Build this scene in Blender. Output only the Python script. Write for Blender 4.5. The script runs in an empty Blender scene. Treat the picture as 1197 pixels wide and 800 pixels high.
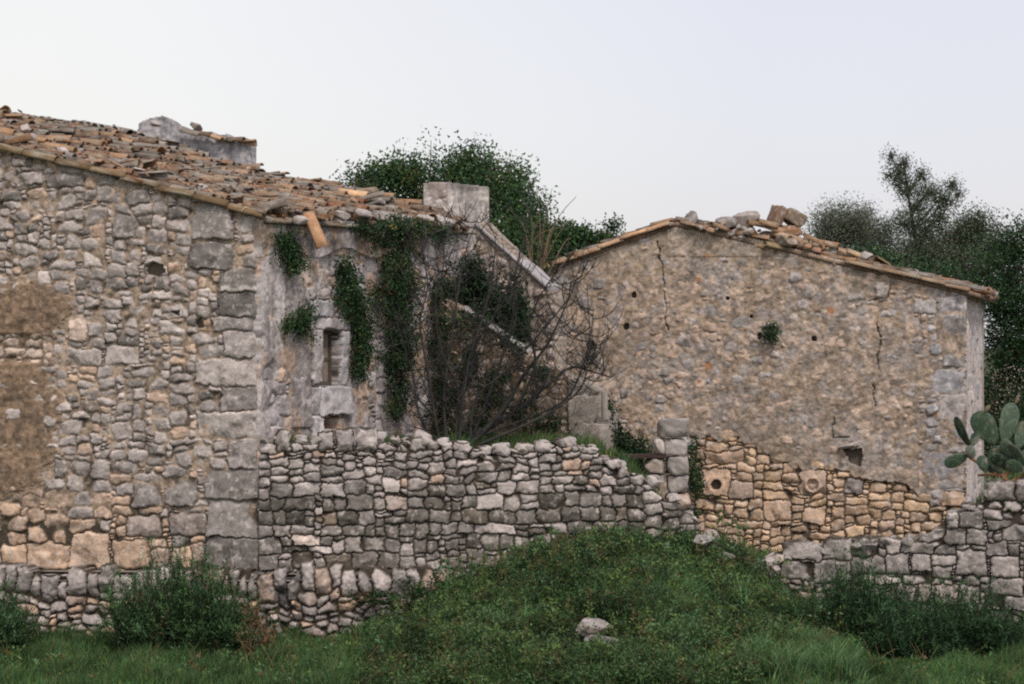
import bpy, math, random
import numpy as np
from mathutils import Vector, Matrix
R = math.radians
rng = np.random.default_rng(7)
random.seed(7)
sc = bpy.context.scene
COL = sc.collection

# ---------------------------------------------------------------- camera, sky, sun, exposure
F, CX, CY, ZC = 2400.0, 598.5, 400.0, 4.4       # focal length in photo pixels; eye height above the foot of the walls
cd = bpy.data.cameras.new('camera'); cam = bpy.data.objects.new('camera', cd); COL.objects.link(cam)
cam.location = (0, 0, ZC); cam.rotation_euler = (R(90), 0, 0)
cd.sensor_fit = 'HORIZONTAL'; cd.sensor_width = 36; cd.lens = 36 * F / 1197; cd.clip_end = 3000
sc.camera = cam

SUN_EL, SUN_AZ = 50.0, 158.0      # overcast: a broad soft sun high behind the photographer's right shoulder
w = bpy.data.worlds.new('World'); sc.world = w; w.use_nodes = True
nt = w.node_tree; nt.nodes.clear()
out = nt.nodes.new('ShaderNodeOutputWorld')
sky = nt.nodes.new('ShaderNodeTexSky'); sky.sky_type = 'NISHITA'; sky.sun_disc = False
sky.sun_elevation = R(SUN_EL); sky.sun_rotation = R(SUN_AZ); sky.air_density = 1.0; sky.dust_density = 3.0
bg1 = nt.nodes.new('ShaderNodeBackground'); bg1.inputs[1].default_value = 0.05
nt.links.new(sky.outputs[0], bg1.inputs[0])
tc = nt.nodes.new('ShaderNodeTexCoord'); sep = nt.nodes.new('ShaderNodeSeparateXYZ')
nt.links.new(tc.outputs['Generated'], sep.inputs[0])
mr = nt.nodes.new('ShaderNodeMapRange'); mr.inputs[1].default_value = -0.22; mr.inputs[2].default_value = 0.12
nt.links.new(sep.outputs[0], mr.inputs[0])
nz = nt.nodes.new('ShaderNodeTexNoise'); nz.inputs['Scale'].default_value = 2.2; nz.inputs['Detail'].default_value = 3
nt.links.new(tc.outputs['Generated'], nz.inputs['Vector'])
mx = nt.nodes.new('ShaderNodeMix'); mx.data_type = 'RGBA'
mx.inputs[6].default_value = (0.82, 0.775, 0.72, 1); mx.inputs[7].default_value = (0.69, 0.665, 0.70, 1)
nt.links.new(mr.outputs[0], mx.inputs[0])
mx2 = nt.nodes.new('ShaderNodeMix'); mx2.data_type = 'RGBA'; mx2.blend_type = 'MULTIPLY'; mx2.inputs[0].default_value = 0.12
nt.links.new(mx.outputs[2], mx2.inputs[6]); nt.links.new(nz.outputs[0], mx2.inputs[7])
bg2 = nt.nodes.new('ShaderNodeBackground'); bg2.inputs[1].default_value = 1.0
nt.links.new(mx2.outputs[2], bg2.inputs[0])
add = nt.nodes.new('ShaderNodeAddShader')
nt.links.new(bg1.outputs[0], add.inputs[0]); nt.links.new(bg2.outputs[0], add.inputs[1])
nt.links.new(add.outputs[0], out.inputs[0])
ld = bpy.data.lights.new('sun', 'SUN'); ld.energy = 2.0; ld.angle = R(9); ld.color = (1.0, 0.91, 0.81)
sun = bpy.data.objects.new('sun', ld); COL.objects.link(sun)
_az = R(SUN_AZ); _el = R(SUN_EL)
_d = Vector((math.sin(_az) * math.cos(_el), math.cos(_az) * math.cos(_el), math.sin(_el)))   # towards the sun
sun.rotation_euler = _d.to_track_quat('Z', 'Y').to_euler()
sc.view_settings.view_transform = 'Standard'; sc.view_settings.look = 'None'
sc.view_settings.exposure = 0.0; sc.view_settings.gamma = 1.0
sc.render.film_transparent = False
try:
    sc.cycles.pixel_filter_type = 'BLACKMAN_HARRIS'; sc.cycles.filter_width = 2.15
    sc.cycles.use_denoising = False
    sc.cycles.max_bounces = 5; sc.cycles.diffuse_bounces = 3; sc.cycles.transmission_bounces = 2
except Exception: pass

# ---------------------------------------------------------------- helpers
def at(px, py, Y): return np.array([(px - CX) / F * Y, Y, ZC + (CY - py) / F * Y])
def ppm(Y): return F / Y

def hash2(ix, iy, seed):
    h = (ix.astype(np.int64) * 374761393 + iy.astype(np.int64) * 668265263 + seed * 144269504) & 0xffffffff
    h = ((h ^ (h >> 13)) * 1274126177) & 0xffffffff
    h = ((h ^ (h >> 15)) * 2246822519) & 0xffffffff
    return ((h ^ (h >> 16)) & 0xffff) / 65535.0
def vnoise(x, y, seed=0):
    x0 = np.floor(x); y0 = np.floor(y); fx = x - x0; fy = y - y0
    fx = fx * fx * (3 - 2 * fx); fy = fy * fy * (3 - 2 * fy)
    a = hash2(x0, y0, seed); b = hash2(x0 + 1, y0, seed); c = hash2(x0, y0 + 1, seed); d = hash2(x0 + 1, y0 + 1, seed)
    return (a * (1 - fx) + b * fx) * (1 - fy) + (c * (1 - fx) + d * fx) * fy
def fbm(x, y, o=3, seed=0):
    s = 0; a = 1; t = 0
    for k in range(o):
        s = s + a * vnoise(x * 2 ** k + 17.3 * k, y * 2 ** k - 9.1 * k, seed + k * 13); t += a; a *= 0.55
    return s / t
def smooth(a, b, x):
    t = np.clip((x - a) / (b - a), 0, 1); return t * t * (3 - 2 * t)
def pip(px, py, poly):
    poly = np.asarray(poly, float); ins = np.zeros(np.shape(px), bool); n = len(poly); j = n - 1
    for i in range(n):
        xi, yi = poly[i]; xj, yj = poly[j]
        c = ((yi > py) != (yj > py)) & (px < (xj - xi) * (py - yi) / ((yj - yi) if yj != yi else 1e-9) + xi)
        ins ^= c; j = i
    return ins
def soft_poly(px, py, poly, amp=14, freq=.05, seed=3):
    """irregular edge: the polygon test is done on noise-shifted coordinates"""
    dx = (fbm(px * freq, py * freq, 4, seed) - .5) * 2 * amp; dy = (fbm(px * freq + 40, py * freq, 4, seed + 5) - .5) * 2 * amp
    return pip(px + dx, py + dy, poly)

def soft_mask(px, py, poly, amp=14, freq=.05, seed=3, k=5, spread=9):
    return sum(soft_poly(px, py, poly, amp, freq, seed).astype(float) * 0 + soft_poly(px + math.cos(i * 1.3) * spread * (i % 3), py + math.sin(i * 1.3) * spread * (i % 3), poly, amp, freq, seed) for i in range(k)) / k

def tag(o, label=None, cat=None, group=None, kind=None):
    if label: o['label'] = label
    if cat: o['category'] = cat
    if group: o['group'] = group
    if kind: o['kind'] = kind
    return o
def empty(name, loc, label=None, cat=None, group=None):
    o = bpy.data.objects.new(name, None); COL.objects.link(o); o.location = loc
    o.empty_display_size = .2
    return tag(o, label, cat, group)
def build(name, V, Q=None, T=None, col=None, mat=None, parent=None, smooth_=True):
    V = np.asarray(V, np.float32)
    off = np.zeros(3, np.float32)
    if parent is not None: off = np.array(parent_origin(parent), np.float32)
    nq = 0 if Q is None else len(Q); ntr = 0 if T is None else len(T)
    me = bpy.data.meshes.new(name)
    me.vertices.add(len(V)); me.vertices.foreach_set('co', (V - off).ravel())
    me.loops.add(nq * 4 + ntr * 3); me.polygons.add(nq + ntr)
    idx = []
    if nq: idx.append(np.asarray(Q, np.int32).ravel())
    if ntr: idx.append(np.asarray(T, np.int32).ravel())
    me.loops.foreach_set('vertex_index', np.concatenate(idx))
    st = np.concatenate([np.arange(nq) * 4, nq * 4 + np.arange(ntr) * 3]).astype(np.int32)
    me.polygons.foreach_set('loop_start', st)
    me.polygons.foreach_set('use_smooth', np.full(nq + ntr, smooth_))
    me.update(calc_edges=True); me.validate()
    if col is not None:
        a = me.color_attributes.new('Col', 'FLOAT_COLOR', 'POINT')
        c = np.ones((len(V), 4), np.float32); c[:, :3] = col
        a.data.foreach_set('color', c.ravel())
    if mat: me.materials.append(mat)
    o = bpy.data.objects.new(name, me); COL.objects.link(o)
    if parent is not None: o.parent = parent
    return o
def parent_origin(p):
    x = np.zeros(3)
    while p is not None:
        x = x + np.array(p.location); p = p.parent
    return x
class Acc:
    """collects pieces that belong to ONE mesh"""
    def __init__(s): s.V = []; s.Q = []; s.T = []; s.C = []; s.n = 0
    def add(s, V, Q=None, T=None, col=(.5, .5, .5)):
        V = np.asarray(V, float)
        if Q is not None and len(Q): s.Q.append(np.asarray(Q) + s.n)
        if T is not None and len(T): s.T.append(np.asarray(T) + s.n)
        c = np.asarray(col, float)
        if c.ndim == 1: c = np.tile(c, (len(V), 1))
        s.V.append(V); s.C.append(c); s.n += len(V)
    def build(s, name, mat, parent=None, smooth_=True):
        return build(name, np.concatenate(s.V), np.concatenate(s.Q) if s.Q else None, np.concatenate(s.T) if s.T else None,
                     np.concatenate(s.C), mat, parent, smooth_)

# ---------------------------------------------------------------- materials (albedo comes from the mesh's own colour layer, varied by noise)
def mat_base(name):
    m = bpy.data.materials.new(name); m.use_nodes = True; t = m.node_tree
    b = t.nodes['Principled BSDF']; return m, t, b
def mineral(name, rough=.92, fine=60, amt=.35, bump=.25, dist=.01, spec=.25):
    m, t, b = mat_base(name)
    at_ = t.nodes.new('ShaderNodeAttribute'); at_.attribute_name = 'Col'
    co = t.nodes.new('ShaderNodeTexCoord')
    n1 = t.nodes.new('ShaderNodeTexNoise'); n1.inputs['Scale'].default_value = fine; n1.inputs['Detail'].default_value = 6; n1.inputs['Roughness'].default_value = .65
    n2 = t.nodes.new('ShaderNodeTexNoise'); n2.inputs['Scale'].default_value = fine / 6; n2.inputs['Detail'].default_value = 5
    for n in (n1, n2): t.links.new(co.outputs['Object'], n.inputs['Vector'])
    m1 = t.nodes.new('ShaderNodeMapRange'); m1.inputs[1].default_value = .3; m1.inputs[2].default_value = .7; m1.inputs[3].default_value = 1 - amt; m1.inputs[4].default_value = 1 + amt
    m2 = t.nodes.new('ShaderNodeMapRange'); m2.inputs[1].default_value = .3; m2.inputs[2].default_value = .7; m2.inputs[3].default_value = 1 - amt * .6; m2.inputs[4].default_value = 1 + amt * .6
    t.links.new(n1.outputs[0], m1.inputs[0]); t.links.new(n2.outputs[0], m2.inputs[0])
    mu = t.nodes.new('ShaderNodeMath'); mu.operation = 'MULTIPLY'; t.links.new(m1.outputs[0], mu.inputs[0]); t.links.new(m2.outputs[0], mu.inputs[1])
    vm = t.nodes.new('ShaderNodeVectorMath'); vm.operation = 'SCALE'; t.links.new(at_.outputs['Color'], vm.inputs[0]); t.links.new(mu.outputs[0], vm.inputs['Scale'])
    t.links.new(vm.outputs[0], b.inputs['Base Color'])
    b.inputs['Roughness'].default_value = rough; b.inputs['Specular IOR Level'].default_value = spec
    bp = t.nodes.new('ShaderNodeBump'); bp.inputs['Strength'].default_value = bump; bp.inputs['Distance'].default_value = dist
    t.links.new(n1.outputs[0], bp.inputs['Height']); t.links.new(bp.outputs[0], b.inputs['Normal'])
    return m
def leafy(name, trans=.25, rough=.6):
    m, t, b = mat_base(name)
    at_ = t.nodes.new('ShaderNodeAttribute'); at_.attribute_name = 'Col'
    co = t.nodes.new('ShaderNodeTexCoord'); n1 = t.nodes.new('ShaderNodeTexNoise'); n1.inputs['Scale'].default_value = 9
    t.links.new(co.outputs['Object'], n1.inputs['Vector'])
    m1 = t.nodes.new('ShaderNodeMapRange'); m1.inputs[1].default_value = .3; m1.inputs[2].default_value = .7; m1.inputs[3].default_value = .7; m1.inputs[4].default_value = 1.3
    t.links.new(n1.outputs[0], m1.inputs[0])
    vm = t.nodes.new('ShaderNodeVectorMath'); vm.operation = 'SCALE'; t.links.new(at_.outputs['Color'], vm.inputs[0]); t.links.new(m1.outputs[0], vm.inputs['Scale'])
    t.links.new(vm.outputs[0], b.inputs['Base Color']); b.inputs['Roughness'].default_value = rough; b.inputs['Specular IOR Level'].default_value = .25
    tr = t.nodes.new('ShaderNodeBsdfTranslucent'); t.links.new(vm.outputs[0], tr.inputs[0])
    ms = t.nodes.new('ShaderNodeMixShader'); ms.inputs[0].default_value = trans
    t.links.new(b.outputs[0], ms.inputs[1]); t.links.new(tr.outputs[0], ms.inputs[2])
    t.links.new(ms.outputs[0], t.nodes['Material Output'].inputs[0])
    return m
M_STONE = mineral('weathered_stone', fine=45, amt=.24, bump=.5, dist=.012)
M_TILE = mineral('fired_clay', fine=30, amt=.3, bump=.35, dist=.01, rough=.88)
M_WOOD = mineral('old_wood', fine=25, amt=.35, bump=.3)
M_EARTH = mineral('earth', fine=14, amt=.4, bump=.6, dist=.03)
M_LEAF = leafy('leaves'); M_GRASS = leafy('grass_blades', trans=.3)
M_BARK = mineral('bark', fine=30, amt=.3, bump=.4)
M_PAD = mineral('cactus_skin', fine=20, amt=.15, bump=.15, rough=.55, spec=.4)

# ---------------------------------------------------------------- vertical wall frame: u along the wall, v = height
class Frame:
    def __init__(s, pts):
        s.p = np.array(pts, float); d = np.diff(s.p, axis=0); L = np.hypot(d[:, 0], d[:, 1])
        s.u = np.concatenate([[0], np.cumsum(L)]); s.d = d / L[:, None]
        s.n = np.stack([s.d[:, 1], -s.d[:, 0]], 1)          # right-hand side of the direction = towards the camera
    def P(s, u, v, h=0):
        u = np.asarray(u, float)
        x = np.interp(u, s.u, s.p[:, 0]); y = np.interp(u, s.u, s.p[:, 1])
        x = np.where(u < 0, s.p[0, 0] + u * s.d[0, 0], x); y = np.where(u < 0, s.p[0, 1] + u * s.d[0, 1], y)
        ue = u - s.u[-1]; x = np.where(ue > 0, s.p[-1, 0] + ue * s.d[-1, 0], x); y = np.where(ue > 0, s.p[-1, 1] + ue * s.d[-1, 1], y)
        mid = (s.u[:-1] + s.u[1:]) / 2
        nx = np.interp(u, mid, s.n[:, 0]) if len(mid) > 1 else s.n[0, 0]; ny = np.interp(u, mid, s.n[:, 1]) if len(mid) > 1 else s.n[0, 1]
        return np.stack([x + nx * h, y + ny * h, np.asarray(v, float) + 0 * x], -1)
    def uv(s, px, py):
        k = (px - CX) / F; best = None
        for i in range(len(s.d)):
            x0, y0 = s.p[i]; dx, dy = s.d[i]
            t = (k * y0 - x0) / (dx - k * dy); L = s.u[i + 1] - s.u[i]
            if (t <= L or i == len(s.d) - 1) and (t >= 0 or i == 0): best = (s.u[i] + t, y0 + t * dy); break
        u, Y = best
        return np.array([u, ZC + (CY - py) / F * Y])
    def poly(s, pts): return np.array([s.uv(*p) for p in pts])
    def pix(s, u, v):
        P = s.P(u, v); return CX + F * P[..., 0] / P[..., 1], CY - F * (P[..., 2] - ZC) / P[..., 1]

# stone layout -----------------------------------------------------------
def pack(fr, bounds, c, sampler, explicit=(), tweak=.5):
    """rubble fill of a rectangle in wall metres; explicit stones are (px0,py0,px1,py1,props)"""
    u0, v0, u1, v1 = bounds; nu = int((u1 - u0) / c) + 1; nv = int((v1 - v0) / c) + 1
    occ = np.zeros((nv, nu), bool); S = []
    for e in explicit:
        a = fr.uv(e[0], e[3]); b = fr.uv(e[2], e[1])
        i0, i1 = [int(round((k - u0) / c)) for k in (a[0], b[0])]; j0, j1 = [int(round((k - v0) / c)) for k in (a[1], b[1])]
        i0, i1 = max(i0, 0), min(max(i1, i0 + 1), nu); j0, j1 = max(j0, 0), min(max(j1, j0 + 1), nv)
        if i0 >= i1 or j0 >= j1: continue
        occ[j0:j1, i0:i1] = True
        S.append(dict(cu=(a[0] + b[0]) / 2, cv=(a[1] + b[1]) / 2, hw=(b[0] - a[0]) / 2, hh=(b[1] - a[1]) / 2, **e[4]))
    for j in range(nv):
        i = 0
        while i < nu:
            if occ[j, i]: i += 1; continue
            run = 0
            while i + run < nu and not occ[j, i + run]: run += 1
            cu, cv = u0 + i * c, v0 + j * c
            w_, h_, props = sampler(cu, cv)
            cw = max(1, int(round(w_ / c))); ch = max(1, int(round(h_ / c)))
            if run - cw < 3: cw = run if run <= cw * 1.6 + 2 else cw
            cw = min(cw, run); ch = min(ch, nv - j)
            if not props.get('tall'): ch = max(1, min(ch, int(cw * 1.05 + .5)))
            k = 1
            while k < ch and not occ[j + k, i:i + cw].any(): k += 1
            ch = k
            occ[j:j + ch, i:i + cw] = True
            p = dict(props)
            S.append(dict(cu=cu + cw * c / 2, cv=cv + ch * c / 2, hw=cw * c / 2, hh=ch * c / 2, **p))
            i += cw
    return S

GREY = (.325, .29, .28); PALE = (.49, .435, .41); DARK = (.14, .13, .12); WARM = (.55, .395, .29); PINK = (.44, .335, .275); ORNG = (.50, .22, .08); BROWN = (.30, .215, .15)
def mixc(a, b, t): return tuple(x * (1 - t) + y * t for x, y in zip(a, b))

def masonry(name, fr, poly, S, g=.012, J=.05, r=.03, gap=.006, mortar=None, mcol=BROWN, colour=None, cuts=(), holes=(), rag=False, mrel=1.0,
            thick=.3, wamp=.05, rough=1.0, parent=None, seed=1, core=True, post=None, relief=1.0, core_drop=.0, streak=None):
    poly = np.asarray(poly); u0, v0 = poly.min(0) - .02; u1, v1 = poly.max(0) + .02
    if rag: v1 += .12
    nu = int((u1 - u0) / g) + 2; nv = int((v1 - v0) / g) + 2
    U, Vv = np.meshgrid(u0 + np.arange(nu) * g, v0 + np.arange(nv) * g)
    PX, PY = fr.pix(U, Vv)
    Uw = U + wamp * (fbm(U * 2.2, Vv * 2.2, 2, seed) - .5) * 2 + wamp * .55 * (fbm(U * 5.5, Vv * 5.5, 2, seed + 3) - .5) * 2 + .026 * (fbm(U * 13, Vv * 13, 3, seed + 2) - .5) * 2
    Vw = Vv + wamp * (fbm(U * 1.7 + 9, Vv * 2.2, 2, seed + 4) - .5) * 2 + wamp * .55 * (fbm(U * 5.5 + 30, Vv * 5.5, 2, seed + 5) - .5) * 2 + .026 * (fbm(U * 13 + 5, Vv * 13, 3, seed + 6) - .5) * 2
    FH = np.zeros(U.shape); F1 = np.full(U.shape, 9.0); ID = np.full(U.shape, -1, int)
    lr = np.random.default_rng(seed)
    n = len(S); hm = np.zeros(n + 1); dep = np.zeros(n + 1); tu = np.zeros(n + 1); tv = np.zeros(n + 1); cu = np.zeros(n + 1); cv = np.zeros(n + 1); C = np.zeros((n + 1, 3))
    rr = np.full(n + 1, r); off = lr.random(n + 1) * 50
    for k, s in enumerate(S):
        hw, hh = s['hw'], s['hh']; m_ = 1.35; pad = .05 + wamp
        i0 = max(0, int((s['cu'] - hw * m_ - pad - u0) / g)); i1 = min(nu, int((s['cu'] + hw * m_ + pad - u0) / g) + 2)
        j0 = max(0, int((s['cv'] - hh * m_ - pad - v0) / g)); j1 = min(nv, int((s['cv'] + hh * m_ + pad - v0) / g) + 2)
        cu[k], cv[k] = s['cu'], s['cv']; hm[k] = min(hw, hh)
        ex = s.get('n', lr.uniform(3, 5)); ex = ex + 1.5 * (ex < 6); rot = lr.normal(0, s.get('rot', .06))
        dep[k] = s.get('dep', lr.normal(0, .014)) * relief; tu[k] = lr.normal(0, .07) * relief; tv[k] = lr.normal(0, .07) * relief
        rr[k] = s.get('r', r) * lr.uniform(.8, 1.25); rr[k] = min(rr[k], hm[k] * .9)
        ncut = s.get('cut', lr.integers(1, 5)); cuts_ = [(lr.uniform(0, 6.283), lr.uniform(.74, 1.05)) for _ in range(ncut)]
        px, py = fr.pix(s['cu'], s['cv']); c_ = s.get('col') or colour(float(px), float(py), lr)
        C[k] = np.array(c_) * lr.uniform(.74, 1.2)
        if i0 >= i1 or j0 >= j1: continue
        x = Uw[j0:j1, i0:i1] - s['cu']; y = Vw[j0:j1, i0:i1] - s['cv']
        cr, sr = math.cos(rot), math.sin(rot); x, y = (x * cr + y * sr) / hw, (-x * sr + y * cr) / hh
        f = (np.abs(x) ** ex + np.abs(y) ** ex) ** (1 / ex)
        for a, d in cuts_: f = np.maximum(f, (x * math.cos(a) + y * math.sin(a)) / d)
        fh = np.zeros(x.shape); m0 = min(hw, hh)
        for _f in range(4):
            a = lr.uniform(0, 6.283); fh -= np.maximum(x * hw / m0 * math.cos(a) + y * hh / m0 * math.sin(a) - lr.uniform(-.1, .75), 0) * m0 * lr.uniform(.12, .5)
        sub = F1[j0:j1, i0:i1]; m = f < sub; sub[m] = f[m]; ID[j0:j1, i0:i1][m] = k; FH[j0:j1, i0:i1][m] = np.clip(fh[m] * (1 if ex < 7 else .25), -.07, 0)
    B = np.zeros(U.shape, bool)
    B[:, 1:] |= ID[:, 1:] != ID[:, :-1]; B[1:, :] |= ID[1:, :] != ID[:-1, :]
    D = np.where(B, 0.0, 9.0); gd = g * 1.414
    for _ in range(7):
        D[1:, :] = np.minimum(D[1:, :], D[:-1, :] + g); D[:-1, :] = np.minimum(D[:-1, :], D[1:, :] + g)
        D[:, 1:] = np.minimum(D[:, 1:], D[:, :-1] + g); D[:, :-1] = np.minimum(D[:, :-1], D[:, 1:] + g)
        D[1:, 1:] = np.minimum(D[1:, 1:], D[:-1, :-1] + gd); D[:-1, :-1] = np.minimum(D[:-1, :-1], D[1:, 1:] + gd)
        D[1:, :-1] = np.minimum(D[1:, :-1], D[:-1, 1:] + gd); D[:-1, 1:] = np.minimum(D[:-1, 1:], D[1:, :-1] + gd)
    D = np.minimum(D, .12)
    e = np.minimum(D, (1.16 - F1) * hm[ID] * 1.1)
    e = e - gap * (.4 + 1.2 * fbm(U * 9, Vv * 9, 2, seed + 8))
    t = np.clip(e / rr[ID], 0, 1); prof = np.sqrt(np.clip(1 - (1 - t) ** 2, 0, 1))
    oo = off[ID]
    sn = (fbm(U * 7 + oo, Vv * 7 + oo * 2, 4, seed + 10) - .5)
    facet = np.abs(fbm(U * 4 + oo * 3, Vv * 4 - oo, 2, seed + 11) - .5)
    Hs = dep[ID] + tu[ID] * (U - cu[ID]) + tv[ID] * (Vv - cv[ID]) + (.035 * sn - .05 * facet + FH * .8 + .012) * rough
    jn = (fbm(U * 10, Vv * 10, 3, seed + 12) - .5) * .03
    H = np.where(e > 0, Hs - J * (1 - prof), -J + jn)
    H = np.maximum(H, -J + jn)
    # colours
    col = C[ID].copy()
    v1_ = fbm(U * 9 + oo, Vv * 9, 4, seed + 20)[..., None]; v2_ = fbm(U * 30, Vv * 30, 3, seed + 21)[..., None]
    col *= (.62 + .76 * v1_) * (.75 + .5 * v2_)
    lich = smooth(.60, .70, fbm(U * 16 + oo, Vv * 16, 4, seed + 22))[..., None] * .55
    col = col * (1 - lich) + np.array((.56, .50, .48)) * lich
    soot = smooth(.57, .72, fbm(U * 6, Vv * 6 + oo, 5, seed + 23))[..., None] * .6
    col = col * (1 - soot) + col * np.array((.45, .44, .42)) * soot
    if mortar is not None:
        Ml = mortar(U, Vv, PX, PY) if callable(mortar) else np.full(U.shape, mortar)
        Mh = Ml + (fbm(U * 12, Vv * 12, 4, seed + 30) - .5) * .034 * mrel + (fbm(U * 3, Vv * 3, 2, seed + 31) - .5) * .02
        mk = smooth(-.004, .006, Mh - H)[..., None]
        H = np.maximum(H, Mh)
        mc = mcol(U, Vv, PX, PY) if callable(mcol) else np.ones(U.shape + (3,)) * np.array(mcol)
        mc = mc * (.35 + 1.3 * fbm(U * 18, Vv * 18, 4, seed + 32)[..., None]) * (.8 + .4 * fbm(U * 3, Vv * 3, 3, seed + 33)[..., None])
        col = col * (1 - mk) + mc * mk
    if mortar is None or True:
        jm = smooth(-J * .55, -J * .95, H)[..., None]       # colour turns near-black brown towards the bottom of the joints
        col = col * (1 - jm) + np.array((.06, .048, .036)) * jm
    for hp, hd in holes:
        m = pip(PX + (fbm(U * 9, Vv * 9, 2, 5) - .5) * 5, PY + (fbm(U * 9, Vv * 9, 2, 9) - .5) * 5, hp); H = np.where(m, -hd, H); col[m] = (.07, .06, .05)
    if post: H, col = post(U, Vv, PX, PY, H, col, ID, F1)
    # which cells stay
    uc, vc = (U[:-1, :-1] + g / 2), (Vv[:-1, :-1] + g / 2); idc = ID[:-1, :-1]
    keep = pip(uc, vc, poly)
    if rag:
        sin_ = pip(cu, cv, poly); sin_[-1] = False
        deep = pip(uc, vc + .10, poly) & keep
        keep = (sin_[idc] & (F1[:-1, :-1] < 1.02)) | deep
        keep &= uc > poly[:, 0].min(); keep &= uc < poly[:, 0].max()
    for cp in cuts:
        cpx, cpy = fr.pix(uc, vc); keep &= ~pip(cpx, cpy, cp)
    N = nu * nv; idx = np.arange(N).reshape(nv, nu)
    a, b, c_, d = idx[:-1, :-1], idx[:-1, 1:], idx[1:, 1:], idx[1:, :-1]
    Q = [np.stack([a, b, c_, d], -1)[keep]]
    P = fr.P(U.ravel(), Vv.ravel(), H.ravel()); cl = col.reshape(-1, 3)
    # boundary skirt turned back into the wall's thickness
    kp = np.pad(keep, 1)
    sides = []
    for (A, Bb, sh) in ((a, b, kp[:-2, 1:-1]), (b, c_, kp[1:-1, 2:]), (c_, d, kp[2:, 1:-1]), (d, a, kp[1:-1, :-2])):
        m = keep & ~sh; sides.append(np.stack([A[m], Bb[m]], -1))
    sd = np.concatenate(sides); bv = np.unique(sd); remap = np.full(N, -1); remap[bv] = np.arange(len(bv)) + N
    tk = thick * (.85 + .3 * vnoise(U.ravel()[bv] * 5, Vv.ravel()[bv] * 5, seed))
    PB = fr.P(U.ravel()[bv], Vv.ravel()[bv], -tk)
    Q.append(np.stack([sd[:, 1], sd[:, 0], remap[sd[:, 0]], remap[sd[:, 1]]], -1))
    Vt = np.concatenate([P, PB]); ct = np.concatenate([cl, cl[bv] * .9]); Q = np.concatenate(Q)
    used = np.unique(Q); rm = np.full(len(Vt), -1); rm[used] = np.arange(len(used))
    Vt = Vt[used]; ct = ct[used]; Q = rm[Q]
    T = []
    if core:   # rubble core and rear face, so that the wall is solid from behind too
        pc = poly.copy(); top = pc[:, 1] > (pc[:, 1].min() + .3); pc[top, 1] -= core_drop
        h0, h1 = -J - .035, -thick; nP = len(pc); b0 = len(Vt)
        fa = fr.P(pc[:, 0], pc[:, 1], h1)
        if cuts: Vt = Vt
        else:
            fb = fr.P(pc[:, 0], pc[:, 1], h0); Vt = np.concatenate([Vt, fb, fa]); ct = np.concatenate([ct, np.tile((.14, .12, .10), (nP, 1)), np.tile((.3, .27, .25), (nP, 1))])
            k = np.arange(nP); k2 = (k + 1) % nP
            Q = np.concatenate([Q, np.stack([b0 + k, b0 + k2, b0 + nP + k2, b0 + nP + k], -1)])
            from mathutils.geometry import tessellate_polygon
            tri = tessellate_polygon([[Vector((float(x), float(y), 0)) for x, y in pc]])
            T = [[b0 + i for i in t3] for t3 in tri] + [[b0 + nP + i for i in t3[::-1]] for t3 in tri]
    return build(name, Vt, Q, np.array(T) if len(T) else None, np.clip(ct, .01, .85), M_STONE, parent)

# loose pieces -----------------------------------------------------------
def cubesphere(n):
    V = {}; Q = []; L = []
    def vid(p):
        k = tuple(np.round(p, 5))
        if k not in V: V[k] = len(L); L.append(p)
        return V[k]
    for ax in range(3):
        for sg in (-1, 1):
            for i in range(n):
                for j in range(n):
                    q = []
                    for (a, b) in ((i, j), (i + 1, j), (i + 1, j + 1), (i, j + 1)):
                        p = np.zeros(3); p[ax] = sg; p[(ax + 1) % 3] = -1 + 2 * a / n; p[(ax + 2) % 3] = -1 + 2 * b / n; q.append(vid(p))
                    Q.append(q if sg > 0 else q[::-1])
    P = np.array(L); return P, np.array(Q)
_CS = {k: cubesphere(k) for k in (4, 7, 12)}
def rock(size, seed, n=7, blocky=.5, col=GREY, lich=.4):
    """angular weathered stone, centred on the origin"""
    lr = np.random.default_rng(seed); P, Q = _CS[n]
    L = np.linalg.norm(P, axis=1, keepdims=True); S_ = P / L * (1 - blocky) + P * blocky * .82
    V = S_.copy()
    for _ in range(15):
        d = lr.normal(size=3); d /= np.linalg.norm(d); k = lr.uniform(.5, .95) if blocky < .9 else lr.uniform(.85, 1.15); x = V @ d; V -= np.outer(np.maximum(x - k, 0), d)
    a = fbm(V[:, 0] * 2.2 + V[:, 2] * 1.3 + seed, V[:, 1] * 2.2 - V[:, 2] + 3, 3, seed) - .5
    V *= (1 + .22 * a)[:, None]; V += (fbm(V[:, 0] * 6 + V[:, 2] * 5 + seed, V[:, 1] * 6 - V[:, 2] * 4, 2, seed + 9) - .5)[:, None] * .09 * S_
    V = V * (np.array(size) / 2)
    c = np.array(col) * (.7 + .6 * fbm(S_[:, 0] * 3 + S_[:, 2] * 2, S_[:, 1] * 3 + seed, 3, seed + 1))[:, None]
    l = smooth(.55, .68, fbm(S_[:, 0] * 5 + 7, S_[:, 1] * 5 + S_[:, 2] * 4, 3, seed + 2))[:, None] * lich
    c = c * (1 - l) + np.array((.58, .53, .51)) * l
    return V, Q, c
def rotm(rx, ry, rz): return np.array(Matrix.Rotation(rz, 3, 'Z') @ Matrix.Rotation(ry, 3, 'Y') @ Matrix.Rotation(rx, 3, 'X'))
def put_rock(name, pos, size, rot, seed, label, cat, group=None, col=GREY, n=7, blocky=.5, mat=None):
    V, Q, c = rock(size, seed, n, blocky, col); V = V @ rotm(*rot).T
    o = build(name, V, Q, None, c, mat or M_STONE); o.location = pos
    return tag(o, label, cat, group)
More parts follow.
